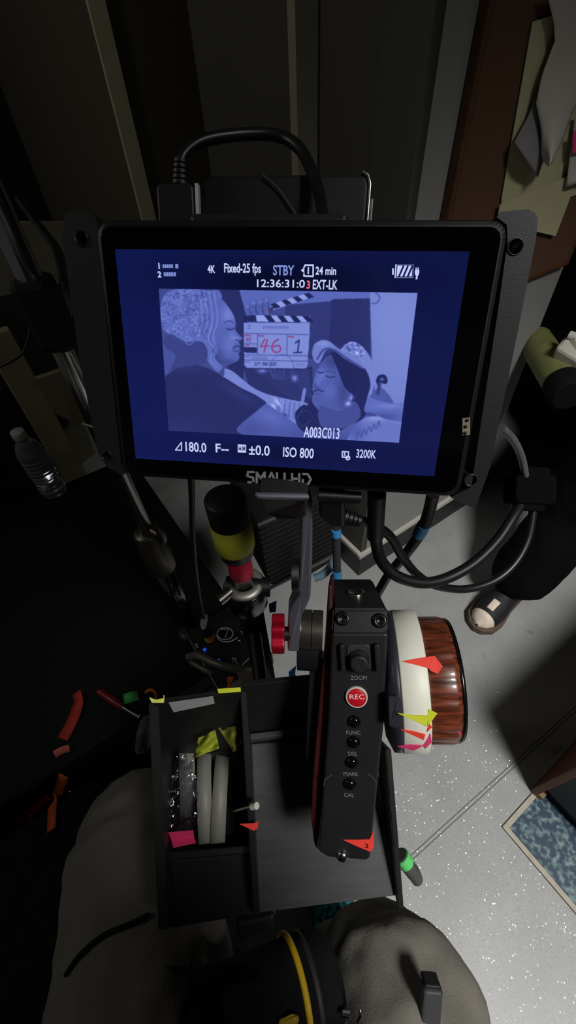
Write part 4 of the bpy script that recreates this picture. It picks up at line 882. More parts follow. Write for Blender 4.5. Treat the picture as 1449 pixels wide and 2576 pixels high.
wall((977, 1885, .355), (1009, 2288, .352), (1002, 2256, .360), (945, 1852, .404), 'right_wall')
wall((612, 1738, .350), (645, 2300, .350), (648, 2300, .362), (628, 1874, .408), 'divider')
wall((386, 1768, .345), (410, 2338, .342), (432, 2332, .360), (432, 1900, .420), 'left_wall', .008)
wall((388, 1766, .345), (610, 1735, .350), (626, 1876, .412), (434, 1900, .424), 'left_back_panel')
part('compartment_floor', sl([(432, 1898, .424), (628, 1872, .412), (642, 2150, .392), (430, 2175, .396)], .004), TRK, t)
wall((424, 2152, .368), (640, 2135, .366), (642, 2152, .396), (430, 2178, .398), 'partition')
part('front_floor', sl([(424, 2166, .372), (640, 2146, .370), (646, 2299, .362), (412, 2338, .358)], .004), TRK, t)
# scraps of tape stuck to the tray
part('tape_strip', sl([(424, 1768, .340), (536, 1752, .343), (540, 1770, .346), (437, 1792, .345)], .0006, 0), mat('grey_white_tape', (150, 150, 152), 0.6), t, 'grey-white tape strip')
part('tape_strip', sl([(546, 1733, .346), (605, 1729, .347), (606, 1740, .345), (550, 1744, .345)], .0006, 0), YEL, t, 'yellow tape on the back edge')
part('tape_strip', sl([(375, 1754, .340), (392, 1760, .340), (412, 1756, .340), (410, 1748, .341), (414, 1750, .340), (412, 1768, .339), (382, 1768, .339)], .0006, 0), mat('pale_yellow_tape', (236, 238, 120), 0.6), t, 'pale yellow tape on the corner')
part('tape_tab', sl([(424, 2096, .362), (486, 2091, .362), (488, 2106, .366), (430, 2111, .366)], .0008, 0), PNK, t, 'folded pink tape tab')
part('tape_tab', sl([(430, 2111, .366), (488, 2106, .366), (493, 2120, .362), (436, 2132, .362)], .0008, 0), mat('shaded_pink_tape', (214, 52, 112), 0.6), t, 'folded pink tape tab')  # second fold of the same tape, its shade put into darker pink
part('tape_strip', sl([(602, 2073, .3465), (640, 2071, .3440), (650, 2066, .3435), (648, 2084, .3435), (638, 2090, .3435)], .0006, 0), REDT, t, 'red tape pointer on the divider')
# spare marking rings, standing in the compartment
RNG = mat('ivory_ring', (132, 132, 124), 0.5, 0, 0.04, 30)
def spare_ring(px, py, z, r, wdt, tilt, yaw, label):
    c = P(px, py, z); M = Matrix((CF, CD, CR)).transposed().to_4x4(); M.translation = c
    M = M @ Matrix.Rotation(yaw, 4, 'Y') @ Matrix.Rotation(tilt, 4, 'X')
    return solo('marking_ring', MB().lathe([(r - .004, -wdt / 2), (r, -wdt / 2), (r, wdt / 2), (r - .004, wdt / 2), (r - .004, -wdt / 2)], M, 72), RNG, label, 'ring', 'spare marking rings in the tray')
spare_ring(556, 2000, .430, .044, .0135, -.04, .10, 'spare white marking ring leaning against the divider in the tray')
spare_ring(520, 2000, .430, .044, .0135, .05, .16, 'spare white marking ring in the middle of the tray compartment')
spare_ring(470, 1950, .440, .036, .015, .02, .26, 'spare white marking ring half inside the clear bag')
# crumpled clear bag
film = bpy.data.materials.new('crinkled_clear_film'); film.use_nodes = True; nt_ = film.node_tree; N_ = nt_.nodes; N_.remove(N_['Principled BSDF'])
tr_ = N_.new('ShaderNodeBsdfTransparent'); tr_.inputs[0].default_value = (.92, .93, .95, 1); gl_ = N_.new('ShaderNodeBsdfGlossy'); gl_.inputs['Roughness'].default_value = .12
bn_ = N_.new('ShaderNodeBump'); bn_.inputs['Strength'].default_value = .9; bn_.inputs['Distance'].default_value = .004; no_ = N_.new('ShaderNodeTexNoise'); no_.inputs['Scale'].default_value = 120; tc0 = N_.new('ShaderNodeTexCoord')
nt_.links.new(tc0.outputs['Object'], no_.inputs['Vector']); nt_.links.new(no_.outputs[0], bn_.inputs['Height']); nt_.links.new(bn_.outputs[0], gl_.inputs['Normal'])
mx_ = N_.new('ShaderNodeMixShader'); mx_.inputs[0].default_value = .16; nt_.links.new(tr_.outputs[0], mx_.inputs[1]); nt_.links.new(gl_.outputs[0], mx_.inputs[2]); nt_.links.new(mx_.outputs[0], N_['Material Output'].inputs[0])
c = P(458, 2005, .385); bm = bmesh.new(); bmesh.ops.create_icosphere(bm, subdivisions=4, radius=1)
for v in bm.verts:
    q = v.co.copy(); k = 1 + .22 * math.sin(q.x * 7 + q.y * 3) * math.sin(q.z * 9 + q.y * 5) + .10 * math.sin(q.y * 13 + q.x * 9)
    v.co = c + (CR * q.x * .013 + CD * q.y * .034 + CF * q.z * .009) * k
mb = MB().bm(bm); solo('plastic_bag', mb, film, 'crumpled clear plastic bag in the tray compartment', 'bag')
def crumple(px, py, z, pts, m, label, n=10):
    def f(u, v):
        a = np.array(pts[0]) * (1 - u) * (1 - v) + np.array(pts[1]) * u * (1 - v) + np.array(pts[2]) * u * v + np.array(pts[3]) * (1 - u) * v
        return P(a[0], a[1], z + .004 * math.sin(u * 7 + v * 3) + .003 * math.sin(v * 9 + u * 2))
    return solo('tape_scrap', MB().grid(f, n, n, th=.0006), m, label, 'tape')
OLY = mat('olive_yellow_tape', (150, 160, 40), 0.65, 0, 0.1)
crumple(520, 1880, .372, [(500, 1858), (542, 1835), (550, 1882), (486, 1906)], OLY, 'crumpled yellow tape scrap over the clear bag')
crumple(580, 1860, .385, [(550, 1832), (608, 1825), (606, 1870), (586, 1894)], mat('dark_olive_tape', (112, 112, 34), 0.7, 0, 0.1), 'folded yellow tape scrap beside the divider')
t = thing('marker_rod', 'thin dark rod with a white end lying across the tray divider', 'rod', P(640, 2028, .346))
part('rod', MB().tube([P(590, 2040, .385), P(634, 2029, .3465)], .0012, 10), STEEL, t); part('white_end', MB().tube([P(634, 2029, .3462), P(646, 2027, .342)], .0026, 14), WHT, t)
t = thing('tape_knob', 'dark pen with a green tape band hanging on the right side of the tray', 'pen', P(1044, 2215, .38))
part('barrel', MB().tube(smooth_path([P(1006, 2150, .372), P(1022, 2172, .373), P(1040, 2196, .376), P(1050, 2214, .378)], 4), [.0062, .0064, .0062, .0050], 18), mat('dark_grey_pen', (74, 74, 74), 0.5), t)
part('tape_band', MB().tube([P(1009, 2152, .372), P(1024, 2172, .3725)], .0068, 20), mat('green_tape', (92, 196, 108), 0.6, 0, 0.05), t, 'green tape band')
t.name = 'marker_pen'
# ------------------------------------------------------------------ cables at the right of the monitor
def cable(pts, r, label, m=RUB, name='cable'): return solo(name, MB().tube(smooth_path([P(*p) for p in pts], 8), r, 14), m, label, 'cable')
t = thing('power_connector', 'black angled connector hanging under the monitor at the right of the arm', 'connector', P(845, 1330, .25))
part('connector_body', MB().slab([P(*p) for p in ((800, 1243, .222), (868, 1246, .222), (868, 1326, .245), (836, 1330, .246), (802, 1300, .24))], .022, .002), BLK, t)
part('swivel_nut', MB().tube([P(800, 1246, .224), P(906, 1252, .224)], .0032, 14), BLKM, t)
mb = MB()
for k in range(4): mb.tube([P(866 + k * 11, 1300 + k * 3, .250), P(874 + k * 11, 1302 + k * 3, .250)], .0052 - .0005 * k, 16)
part('strain_relief', mb, BLK, t)
cable([(945, 1236, .235), (945, 1300, .255), (946, 1360, .275), (960, 1412, .285), (1000, 1450, .29), (1060, 1466, .295), (1120, 1456, .30), (1190, 1418, .305), (1250, 1360, .31), (1290, 1300, .315), (1312, 1262, .32), (1322, 1222, .322)], .0040, 'thick black cable drooping in a wide loop below the monitor')
solo('cable_sleeve', MB().tube([P(948, 1240, .233), P(944, 1350, .267)], .0052, 16), BLK, 'ribbed black sleeve on the thick cable under the monitor', 'sleeve')
cable([(900, 1308, .252), (940, 1320, .26), (982, 1350, .27), (1012, 1400, .285), (1050, 1446, .302), (1100, 1474, .315), (1170, 1482, .325), (1240, 1462, .33), (1292, 1420, .332), (1326, 1360, .332), (1340, 1290, .33), (1342, 1250, .328)], .0031, 'thinner black cable crossing behind the thick loop')
cable([(1262, 1076, .27), (1292, 1108, .285), (1312, 1150, .30), (1322, 1200, .315), (1328, 1230, .324)], .0026, 'grey cable bending from behind the monitor into the fastening strap', mat('grey_cable', (90, 90, 92), 0.35))
cable([(1090, 1240, .26), (1078, 1290, .28), (1058, 1340, .30), (1020, 1395, .33), (975, 1450, .37), (935, 1520, .41)], .0040, 'black cable with blue tape slanting down behind the hand unit')
solo('tape_band', MB().tube([P(1067, 1320, .292), P(1053, 1346, .302)], .0046, 18), mat('steel_blue_tape', (52, 98, 130), 0.6), 'blue tape band round the slanting black cable', 'tape')
VEL = mat('black_velcro', (9, 9, 10), 0.95, 0, 0.2, bump=.6, bscale=700, spec=0.1)
t = thing('cable_strap', 'wide black hook and loop strap bundling the cables at the right', 'strap', P(1330, 1270, .32))
Mv = camframe(1331, 1231, .322, -.05)
part('strap_band', MB().prism(rounded(-.0155, -.0115, .0155, .0115, .004), -.010, .010, Mv, .002), VEL, t)
part('strap_end', MB().prism(rounded(-.0105, .0105, .0115, .0165, .002), -.007, .007, Mv, .001), VEL, t)
part('strap_tail', MB().prism(rounded(-.009, -.0165, .009, -.0105, .002), -.007, .007, Mv, .001), VEL, t)
# ------------------------------------------------------------------ black ribbed bag and taped tube behind the arm
t = thing('ribbed_bag', 'black ribbed equipment bag with grey piping standing behind the monitor arm', 'bag', FL(800, 1480, .0))
RIB = mat('ribbed_nylon', (13, 13, 14), 0.8, 0, 0.1); q = [P(*p) for p in ((648, 1322, .62), (836, 1240, .64), (842, 1392, .72), (680, 1482, .70))]
bm = bmesh.new(); up = Vector((0, 0, 1)); n_ = (q[1] - q[0]).cross(q[3] - q[0]).normalized(); n_ = n_ if n_.dot(CF) > 0 else -n_
part('bag_body', MB().slab(q, .16, .01), RIB, t)
mb = MB()
for k in range(14):
    u = (k + .5) / 14; mb.tube([q[0].lerp(q[3], u) - n_ * .0006, q[1].lerp(q[2], u) - n_ * .0006], .0022, 8)
rp = part('ribs', mb, RIB, t); rp['kind'] = 'stuff'
part('piping', MB().tube(smooth_path([q[3] + n_ * .002, q[3].lerp(q[2], .5), q[2] + n_ * .0, q[2].lerp(q[1], .3), q[1]], 6), .0032, 10), mat('grey_piping', (72, 72, 74), 0.6), t)
part('piping', MB().tube([q[0], q[0].lerp(q[1], .35), q[0].lerp(q[1], .6)], .0030, 10), mat('grey_piping', (72, 72, 74)), t)
part('bag_base', MB().prism([(-.07, -.05), (.07, -.05), (.07, .05), (-.07, .05)], 0, .42, T(*(FL(800, 1480, 0) + Vector((0, .12, 0)))) @ Matrix.Rotation(.55, 4, 'Z'), .01), RIB, t)
tq = P(846, 1400, .5); txy = (tq.x, tq.y)
t = thing('taped_tube', 'thin dark tube with blue tape at both ends behind the hand unit', 'tube', P(848, 1450, .52))
part('tube', MB().tube([P(846, 1325, .49), P(848, 1452, .53)], .0050, 16), mat('dark_tube', (52, 53, 56), 0.4), t)
part('tape_band', MB().tube([P(846, 1334, .489), P(846, 1348, .494)], .0056, 16), BLU, t, 'blue tape'); part('tape_band', MB().tube([P(848, 1436, .524), P(848, 1454, .530)], .0060, 16), BLU, t, 'blue tape')
solo('hose', MB().tube(smooth_path([P(790, 1455, .55), P(812, 1446, .55), P(832, 1426, .55), P(840, 1405, .56)], 6), .0055, 14), mat('grey_blue_hose', (92, 122, 140), 0.4), 'short grey blue hose curving behind the monitor arm', 'hose')
solo('cloth_tag', MB().slab([P(*p) for p in ((726, 1692, .42), (745, 1676, .42), (742, 1698, .42), (750, 1712, .42), (728, 1712, .42))], .003, .0006), BLU, 'bright blue ribbon tag above the tray edge', 'tag')
solo('cloth_tag', MB().slab([P(*p) for p in ((676, 1520, .5), (696, 1512, .5), (694, 1540, .5), (678, 1542, .5))], .004, .001), mat('royal_blue', (60, 70, 170), 0.6), 'dark blue tag beside the black support post', 'tag')
# ------------------------------------------------------------------ kit lying on the case lid
CT = 0.30
def on(px, py, h=CT): return FL(px, py, h)
c = on(574, 1632); Md = frame(c, E1, E2)
t = thing('video_transmitter', 'black transmitter box with gold connector and blue lights on the equipment case', 'transmitter', Md)
part('box', MB().box((0.0, -0.01, .022), (.125, .15, .044), Md, .004), mat('transmitter_black', (24, 24, 26), 0.45), t)
tpz = CT + .044
mb = MB()
for a, b in (((606, 1677), (626, 1656)), ((584, 1654), (594, 1662)), ((584, 1672), (586, 1656)), ((590, 1660), (600, 1672)), ((586, 1656), (596, 1656))):
    mb.tube([FL(*a, tpz + .001), FL(*b, tpz + .001)], .0009, 6)
part('printed_marks', mb, mat('print_white', (170, 170, 168), 0.6), t)
for px, py in ((515, 1634), (550, 1662)): part('indicator_light', MB().ball(FL(px, py, tpz + .004), .0036), mat('blue_indicator', (30, 80, 230), 0.2, emit=.6), t, 'blue light')
g = FL(529, 1606, tpz); part('antenna_connector', MB().lathe([(0, 0), (.0115, 0), (.0115, .004), (.010, .0045), (.010, .016), (.0085, .017), (.0085, .02), (0, .02)], T(*g) , 6 * 4), mat('gold_plate', (230, 165, 55), 0.4, 0.5), t, 'gold connector')
part('connector_boot', MB().tube([g + ZU * .018, g + ZU * .05 + E2 * .01], [.010, .007], 16), BLK, t)
for px, py in ((495, 1622), (518, 1655), (497, 1628), (602, 1612)): part('chrome_screw', MB().ball(FL(px, py, tpz + .003), .0042), CHR, t)
lk = [FL(566 + 20 * math.cos(k * PI / 12), 1594 + 15 * math.sin(k * PI / 12), tpz + .03) for k in range(24)]
t2 = thing('wire_loop', 'thin white wire twisted into loops beside the gold connector', 'wire', FL(566, 1600, tpz))
mb = MB().tube(lk, .0010, 6, closed=True); mb.tube(smooth_path([FL(545, 1600, tpz + .028), FL(556, 1612, tpz + .025), FL(578, 1614, tpz + .025), FL(598, 1604, tpz + .028)], 6), .0011, 6)
mb.tube([FL(556, 1582, tpz + .03), FL(573, 1585, tpz + .03), FL(567, 1604, tpz + .03)], .0009, 6); mb.tube(smooth_path([FL(606, 1588, tpz + .03), FL(614, 1600, tpz + .03), FL(616, 1610, tpz + .03)], 4), .0009, 6)
part('wire', mb, mat('white_wire', (225, 222, 212), 0.5), t2)
cb = [P(476, 1120, .36), P(482, 1236, .45), P(484, 1330, .52), P(492, 1440, .62), P(506, 1530, .72)]
t = thing('tagged_cable', 'thin black cable with a white paper tag running down to the gold connector', 'cable', FL(522, 1585, tpz))
part('cable', MB().tube(smooth_path(cb + [FL(520, 1580, tpz + .05)], 8), .0035, 10), mat('grey_black_cable', (44, 44, 44), 0.5), t)
part('paper_tag', MB().slab([P(*p) for p in ((506, 1553, .76), (520, 1545, .76), (523, 1558, .76), (516, 1582, .77), (508, 1584, .77), (503, 1570, .77))], .0012), mat('white_tag', (165, 165, 160), 0.7), t, 'white paper tag')
solo('bent_handle', MB().tube(smooth_path([FL(474, 1652, CT + .05), FL(500, 1650, CT + .07), FL(540, 1668, CT + .08), FL(580, 1680, CT + .08), FL(640, 1690, CT + .07)], 8), .008, 12).tube(smooth_path([FL(474, 1652, CT + .05), FL(486, 1668, CT + .04), FL(530, 1692, CT + .04), FL(560, 1700, CT + .03)], 8), .006, 12), mat('grey_handle', (110, 108, 104), 0.45, 0.4), 'bent grey metal handle behind the yellow edged tray', 'handle')
solo('alloy_plate', MB().slab([P(*p) for p in ((596, 1688, .56), (636, 1686, .56), (644, 1726, .54), (606, 1730, .54))], .006, .001), mat('grey_alloy_plate', (118, 112, 102), 0.5, 0.3), 'flat grey plate between the post and the tray edge', 'plate')
t = thing('orange_plug', 'small orange plug behind the yellow tape on the tray', 'plug', P(578, 1716, .5))
part('plug_body', MB().slab([P(*p) for p in ((571, 1706, .5), (586, 1706, .5), (585, 1716, .5), (571, 1716, .5))], .006, .001), mat('orange_plastic', (235, 110, 24), 0.45), t); part('plug_pin', MB().tube([P(577, 1716, .502), P(578, 1728, .502)], .0022, 8), mat('orange_plastic', (235, 110, 24)), t)

# ------------------------------------------------------------------ tool bag at the left
c = E1 * -.40 + E2 * .225; Mt_ = frame(c, E1, E2)
t = thing('tool_bag', 'black cloth tool bag on the dark floor with red straps over its side', 'bag', Mt_)
part('bag_body', MB().box((0.06, .0, .13), (.24, .30, .26), Mt_, .03, 4), CLOTHB, t)
part('side_pocket', MB().box((-.075, 0, .09), (.05, .22, .16), Mt_, .02, 3), CLOTHB, t)
S_ = lambda px, py: surf(px, py, .008)
REDS = mat('dark_red_webbing', (150, 34, 24), 0.7, 0, 0.15); ORS = mat('orange_webbing', (190, 84, 30), 0.7, 0, 0.15)
def ribbon(pts, wd, m, lab, name='strap', nrm=None):
    ps = [Vector(p) for p in smooth_path(pts, 6)]
    def f(u, v):
        i = min(int(v * (len(ps) - 1)), len(ps) - 2); q = ps[i].lerp(ps[i + 1], v * (len(ps) - 1) - i); d = (ps[i + 1] - ps[i]).normalized()
        s_ = d.cross(CF).normalized(); return q + s_ * (u - .5) * wd
    return solo(name, MB().grid(f, 2, len(ps) * 2, th=.002), m, lab, 'strap')
ribbon([S_(196, 1745), S_(200, 1775), S_(182, 1825), S_(162, 1862)], .020, REDS, 'dark red strap hanging over the top of the tool bag')
ribbon([S_(180, 1884), S_(160, 1890), S_(142, 1900)], .013, mat('pale_red_webbing', (190, 96, 84), 0.7), 'short pale red strap below the dark red one')
ribbon([S_(156, 1942), S_(144, 1980), S_(138, 2030), S_(134, 2090)], .018, ORS, 'orange strap dangling down the left side of the tool bag')
ribbon([S_(118, 1996), S_(96, 2020), S_(60, 2046), S_(44, 2066)], .014, REDS, 'red strap lying toward the left edge at floor level')
for px, py, z, lab in ((180, 1991, .67, 'small silver clip shining on the front of the tool bag'), (82, 2054, .70, 'small silver clip at the end of the low red strap')):
    solo('clip', MB().tube([S_(px + 6 * math.cos(k * PI / 6), py + 9 * math.sin(k * PI / 6)) for k in range(12)], .0016, 8, closed=True), CHR, lab, 'clip')
t = thing('red_screwdriver', 'dark red screwdriver lying across the top of the tool bag', 'tool', S_(300, 1775))
part('handle', MB().tube(smooth_path([surf(252, 1742, .007), surf(285, 1764, .007), surf(312, 1782, .007)], 5), [.006, .008, .006], 14), mat('maroon_handle', (104, 22, 26), 0.3), t)
part('shaft', MB().tube([surf(312, 1782, .007), surf(350, 1802, .007)], .004, 12), STEEL, t)
solo('tape_roll', MB().lathe([(.006, -.006), (.009, -.006), (.009, .006), (.006, .006), (.006, -.006)], camframe(329, 1754, .56, .3) @ Matrix.Rotation(1.2, 4, 'X'), 24), mat('dark_green_tape', (40, 130, 60), 0.6), 'small green tape roll left of the tray corner', 'tape')
t = thing('orange_hook', 'thin orange wire hook above the pale yellow tape corner', 'hook', P(380, 1748, .50))
part('wire', MB().tube(smooth_path([P(366, 1742, .5), P(378, 1735, .5), P(390, 1742, .5), P(394, 1756, .5)], 6), .0018, 8), mat('orange_wire', (190, 100, 40), 0.5), t)
solo('grey_pouch', MB().slab([P(*p) for p in ((340, 1850, .56), (366, 1836, .56), (374, 1880, .57), (370, 1900, .58), (336, 1905, .58))], .03, .006), mat('dim_grey_pouch', (80, 80, 82), 0.8), 'small grey pouch between the tool bag and the tray', 'pouch')

# ------------------------------------------------------------------ right: cabinet, bench, the other seated person
k0 = FL(1333, 1990); CAB = frame(k0, E1, E2); hc = .42
t = thing('wooden_cabinet', 'dark cabinet with a reddish brown side standing at the lower right', 'cabinet', CAB)
part('carcass', MB().box((.25, -.26, hc / 2 + .02), (.48, .50, hc - .05), CAB, .004), mat('dark_slate_laminate', (26, 33, 37), 0.55, 0, 0.08), t)
part('side_panel', MB().box((.25, -.006, hc / 2), (.50, .014, hc), CAB, .003), mat('red_brown_veneer', (92, 44, 26), 0.5, 0, 0.2, 12, stretch=(1, 1, 8)), t, 'reddish brown side panel')
part('plinth', MB().box((.262, -.26, .022), (.48, .49, .044), CAB, .002), mat('plinth_black', (14, 14, 14), 0.6), t)
part('cabinet_top', MB().box((.25, -.255, hc), (.51, .52, .02), CAB, .003), mat('dark_slate_laminate', (38, 46, 50)), t)
part('corner_foot', MB().box((.012, -.012, .011), (.022, .022, .022), CAB, .002), mat('tan_foot', (130, 106, 80), 0.6), t)
BN = frame(E1 * 1.72 + E2 * .24, E1, E2)
t = thing('upholstered_bench', 'black upholstered bench against the wall at the right edge', 'bench', BN)
UP = mat('black_upholstery', (12, 12, 13), 0.8, 0, 0.1, spec=0.15)
part('seat_pad', MB().box((0, 0, .38), (.62, .44, .12), BN, .03, 4), UP, t); part('bench_base', MB().box((0, 0, .165), (.58, .40, .31), BN, .008), UP, t)
part('back_pad', MB().box((.0, .19, .62), (.62, .09, .44), BN, .03, 4), UP, t)
ra, rb_ = P(1352, 868, 1.13), P(1412, 962, 1.02); ax_ = (rb_ - ra).normalized()
t = thing('olive_bolster', 'olive green rolled bolster with a black end on the bench at the right', 'bolster', rb_ - ZU * .06)
part('roll', MB().tube([ra - ax_ * .02, rb_ - ax_ * .006, rb_], [.040, .040, .037], 36), mat('olive_vinyl', (108, 112, 68), 0.4, 0, 0.15, 30, bump=.1, bscale=300), t)
part('end_cap', MB().tube([rb_, rb_ + ax_ * .05, rb_ + ax_ * .056], [.042, .042, .035], 36), UP, t, 'black end')
solo('white_case', MB().slab([P(*p) for p in ((1398, 872, 1.0), (1424, 842, 1.02), (1440, 848, 1.0), (1480, 900, .97), (1470, 915, .96))], .05, .008), mat('off_white_case', (190, 188, 176), 0.5, 0, 0.06), 'off-white case corner above the olive bolster', 'case')
solo('white_pipe', MB().tube([P(1432, 842, 1.0), P(1500, 862, .97)], .009, 16), WHT, 'white round bar at the right edge above the off-white case', 'bar')
solo('red_cloth', MB().slab([P(*p) for p in ((1376, 876, 1.05), (1394, 876, 1.05), (1388, 892, 1.04), (1400, 912, 1.03), (1440, 914, 1.0), (1420, 930, 1.0), (1400, 910, 1.02))], .02, .002), mat('red_fabric', (190, 52, 44), 0.8), 'red cloth wedged between olive bolster and off-white case', 'cloth')
solo('red_cloth', MB().slab([P(*p) for p in ((1406, 920, 1.01), (1424, 922, 1.0), (1418, 932, 1.0), (1412, 930, 1.0))], .01, .002), mat('red_fabric', (190, 52, 44)), 'small red cloth corner right beside the olive bolster', 'cloth')

def limbs(paths):                                           # one closed skin over a set of tapering limbs
    mb = MB()
    for pts, rs in paths:
        sp = smooth_path(pts, 8); mb.tube(sp, list(rs), 20)
        mb.ball(tuple(pts[0]), rs[0]); mb.ball(tuple(pts[-1]), rs[-1])
    return mb
def skin(o, vox, sm=6, noise=None):
    m = o.modifiers.new('skin', 'REMESH'); m.mode = 'VOXEL'; m.voxel_size = vox; m.use_smooth_shade = True
    s_ = o.modifiers.new('soft', 'SMOOTH'); s_.iterations = sm; s_.factor = .5
    if noise:
        tx = bpy.data.textures.new('folds', 'CLOUDS'); tx.noise_scale = noise[1]
        d = o.modifiers.new('folds', 'DISPLACE'); d.texture = tx; d.strength = noise[0]; d.texture_coords = 'GLOBAL'
SKN = mat('skin_tone', (170, 120, 98), 0.5, 0, 0.05)
def hand(w, d, s, side):                                    # a relaxed hand: palm, four fingers, thumb
    d = Vector(d).normalized(); s = Vector(s).normalized(); n = d.cross(s)
    w = Vector(w); L_ = [([w, w + d * .05, w + d * .09], (.024, .032, .030))]
    for k, ln in ((-1.5, .062), (-.5, .074), (.5, .070), (1.5, .054)):
        b = w + d * .09 + s * k * .019; L_.append(([b - d * .02, b + d * ln * .5 + n * .004, b + d * ln + n * .02], (.0095, .0088, .0072)))
    L_.append(([w + d * .025 + s * side * .02, w + d * .055 + s * side * .046, w + d * .085 + s * side * .052], (.013, .011, .008))); return L_
def figure(label, J, cloth, jacket, shoe, base, hidehead=False):
    hip = (J['hl'] + J['hr']) / 2; ch = J['neck'] - (J['neck'] - hip) * .22
    P_ = []
    for s in 'lr':
        P_ += [([J['h' + s], J['k' + s], J['a' + s]], (.070, .056, .050, .044, .034)), ([J['s' + s], J['e' + s], J['w' + s]], (.046, .042, .036, .032, .024))]
        P_ += hand(J['w' + s], J['d' + s], Vector((1, 0, .2)), 1 if s == 'l' else -1)
    P_ += [([J['hl'], hip, J['hr']], (.085, .095, .085)), ([hip, (hip + ch) / 2, ch], (.11, .115, .12)), ([J['sl'], ch + ZU * .04, J['sr']], (.055, .09, .055)), ([ch, J['neck'], J['head'] - ZU * .06], (.07, .052, .05))]
    mb = limbs(P_); hd = J['head']; f = J['face']; r_ = ZU.cross(f)
    mb.ball(tuple(hd), .088, (1, 1.05, 1.22)); mb.ball(tuple(hd + f * .085 - ZU * .01), .016, (1, 1, 1.3)); mb.ball(tuple(hd + f * .045 - ZU * .075), .05)
    for s in (-1, 1): mb.ball(tuple(hd + r_ * s * .09), .022, (.6, 1, 1.4)); 
    o = tag(mesh_obj('person', mb, SKN, T(*base)), label, 'person'); skin(o, .008, 4)
    hm = MB().ball(tuple(hd - f * .014 + ZU * .022), .098, (1, 1.04, 1.15)); part('hair', hm, mat('dark_hair', (26, 20, 18), 0.7, 0, 0.2, bump=.5), o)
    for s in (-1, 1): part('eye', MB().ball(tuple(hd + f * .083 + r_ * s * .032 + ZU * .008), .011), mat('eye_white', (200, 196, 190), 0.3, 0, 0), o)
    part('mouth', MB().ball(tuple(hd + f * .083 - ZU * .058), .02, (1, .5, .3)), mat('lip_tone', (140, 74, 68), 0.5, 0, 0), o)
    return o
def trousers(J, r, m, o, noise):
    hip = (J['hl'] + J['hr']) / 2; L_ = [([J['hl'], hip, J['hr']], (r[0] * 1.1, r[0] * 1.25, r[0] * 1.1)), ([hip, hip + ZU * .1], (r[0] * 1.3, r[0] * 1.2))]
    for s in 'lr': L_.append(([J['h' + s], J['h' + s].lerp(J['k' + s], .5), J['k' + s], J['k' + s].lerp(J['a' + s], .5), J['a' + s] + ZU * .03], (r[0], r[0], r[1], r[2], r[3])))
    t_ = part('trousers', limbs(L_), m, o); skin(t_, .009, 8, noise)
def jacketm(J, m, o):
    hip = (J['hl'] + J['hr']) / 2; ch = J['neck'] - (J['neck'] - hip) * .22
    L_ = [([hip + ZU * .02, (hip + ch) / 2, ch], (.15, .17, .16)), ([J['sl'], ch + ZU * .04, J['sr']], (.075, .11, .075)), ([ch, J['neck']], (.10, .07))]
    for s in 'lr': L_.append(([J['s' + s], J['e' + s], J['w' + s]], (.068, .062, .055, .05, .042)))
    t_ = part('jacket', limbs(L_), m, o); skin(t_, .010, 6, (.012, .08))
def shoe(a, d, m, sole, o, name='shoe', L=.27):
    d = Vector((d[0], d[1], 0)).normalized(); s = Vector((-d.y, d.x, 0)); b = Vector((a.x, a.y, 0)) - d * .07
    M = Matrix((d, s, ZU)).transposed().to_4x4(); M.translation = b; k = L / .27
    def outline(g):
        pts = [(.0, -.030), (.06, -.034), (.13, -.040), (.19, -.048), (.235, -.042), (.262, -.022), (.270, .0), (.262, .022), (.235, .042), (.19, .046), (.13, .036), (.06, .034), (0, .030), (-.012, 0)]
        return [(x * k + (g if x > .13 else -g) * .0, y * k * (1 + g * 10)) for x, y in pts]
    so_ = MB().prism(outline(.012), 0.001, .024, M, .004)
    def f(u, v):
        a_ = v * PI; x = u * .262 - .004; hw = np.interp(u, [0, .25, .5, .7, .85, .95, 1.0], [.030, .034, .038, .044, .040, .026, .004]); hh = np.interp(u, [0, .15, .32, .5, .75, .92, 1.0], [.085, .095, .10, .078, .052, .036, .010])
        return (x * k, hw * k * math.cos(a_), .022 + hh * math.sin(a_) ** .8)
    up = MB().grid(f, 26, 18, M)
    q = part(name, up, m, o); part('sole', so_, sole, q); return q, M
# the operator whose lap is seen from above
J = dict(hl=Vector((-.12, -.36, .50)), hr=Vector((.07, -.38, .48)), kl=Vector((-.205, .055, .50)), kr=Vector((.082, -.090, .455)), al=Vector((-.27, .02, .10)), ar=Vector((.03, -.10, .10)),
         sl=Vector((-.25, -.22, 1.05)), sr=Vector((.115, -.205, 1.06)), el=Vector((-.35, -.34, .80)), er=Vector((.21, -.37, .80)), wl=Vector((-.25, -.26, .64)), wr=Vector((.20, -.26, .63)), dl=Vector((.2, .5, -.3)), dr=Vector((-.3, .3, -.2)),  # unseen shoulders and arms placed so the torso shades the left lap
         neck=Vector((-.07, -.20, 1.14)), head=Vector((-.06, -.20, 1.29)), face=Vector((0, 1, 0)))
op = figure('person in grey trousers seated at the bottom of the photo, lap seen from above', J, None, None, None, (-.05, -.1, 0))
GRT = mat('grey_cotton', (112, 109, 102), 0.9, 0, 0.10, 20, 0.25, 500, spec=0.2)
trousers(J, (.094, .080, .074, .070), GRT, op, (.028, .07))
jacketm(J, mat('charcoal_jacket', (40, 40, 42), 0.9, 0, 0.1), op)
TSH = mat('teal_knit', (50, 150, 162), 0.8, 0, 0.1, 30); nt = TSH.node_tree
ck = nt.nodes.new('ShaderNodeTexChecker'); ck.inputs['Scale'].default_value = 85; ck.inputs[1].default_value = lin((60, 176, 190)) + [1]; ck.inputs[2].default_value = lin((18, 74, 100)) + [1]
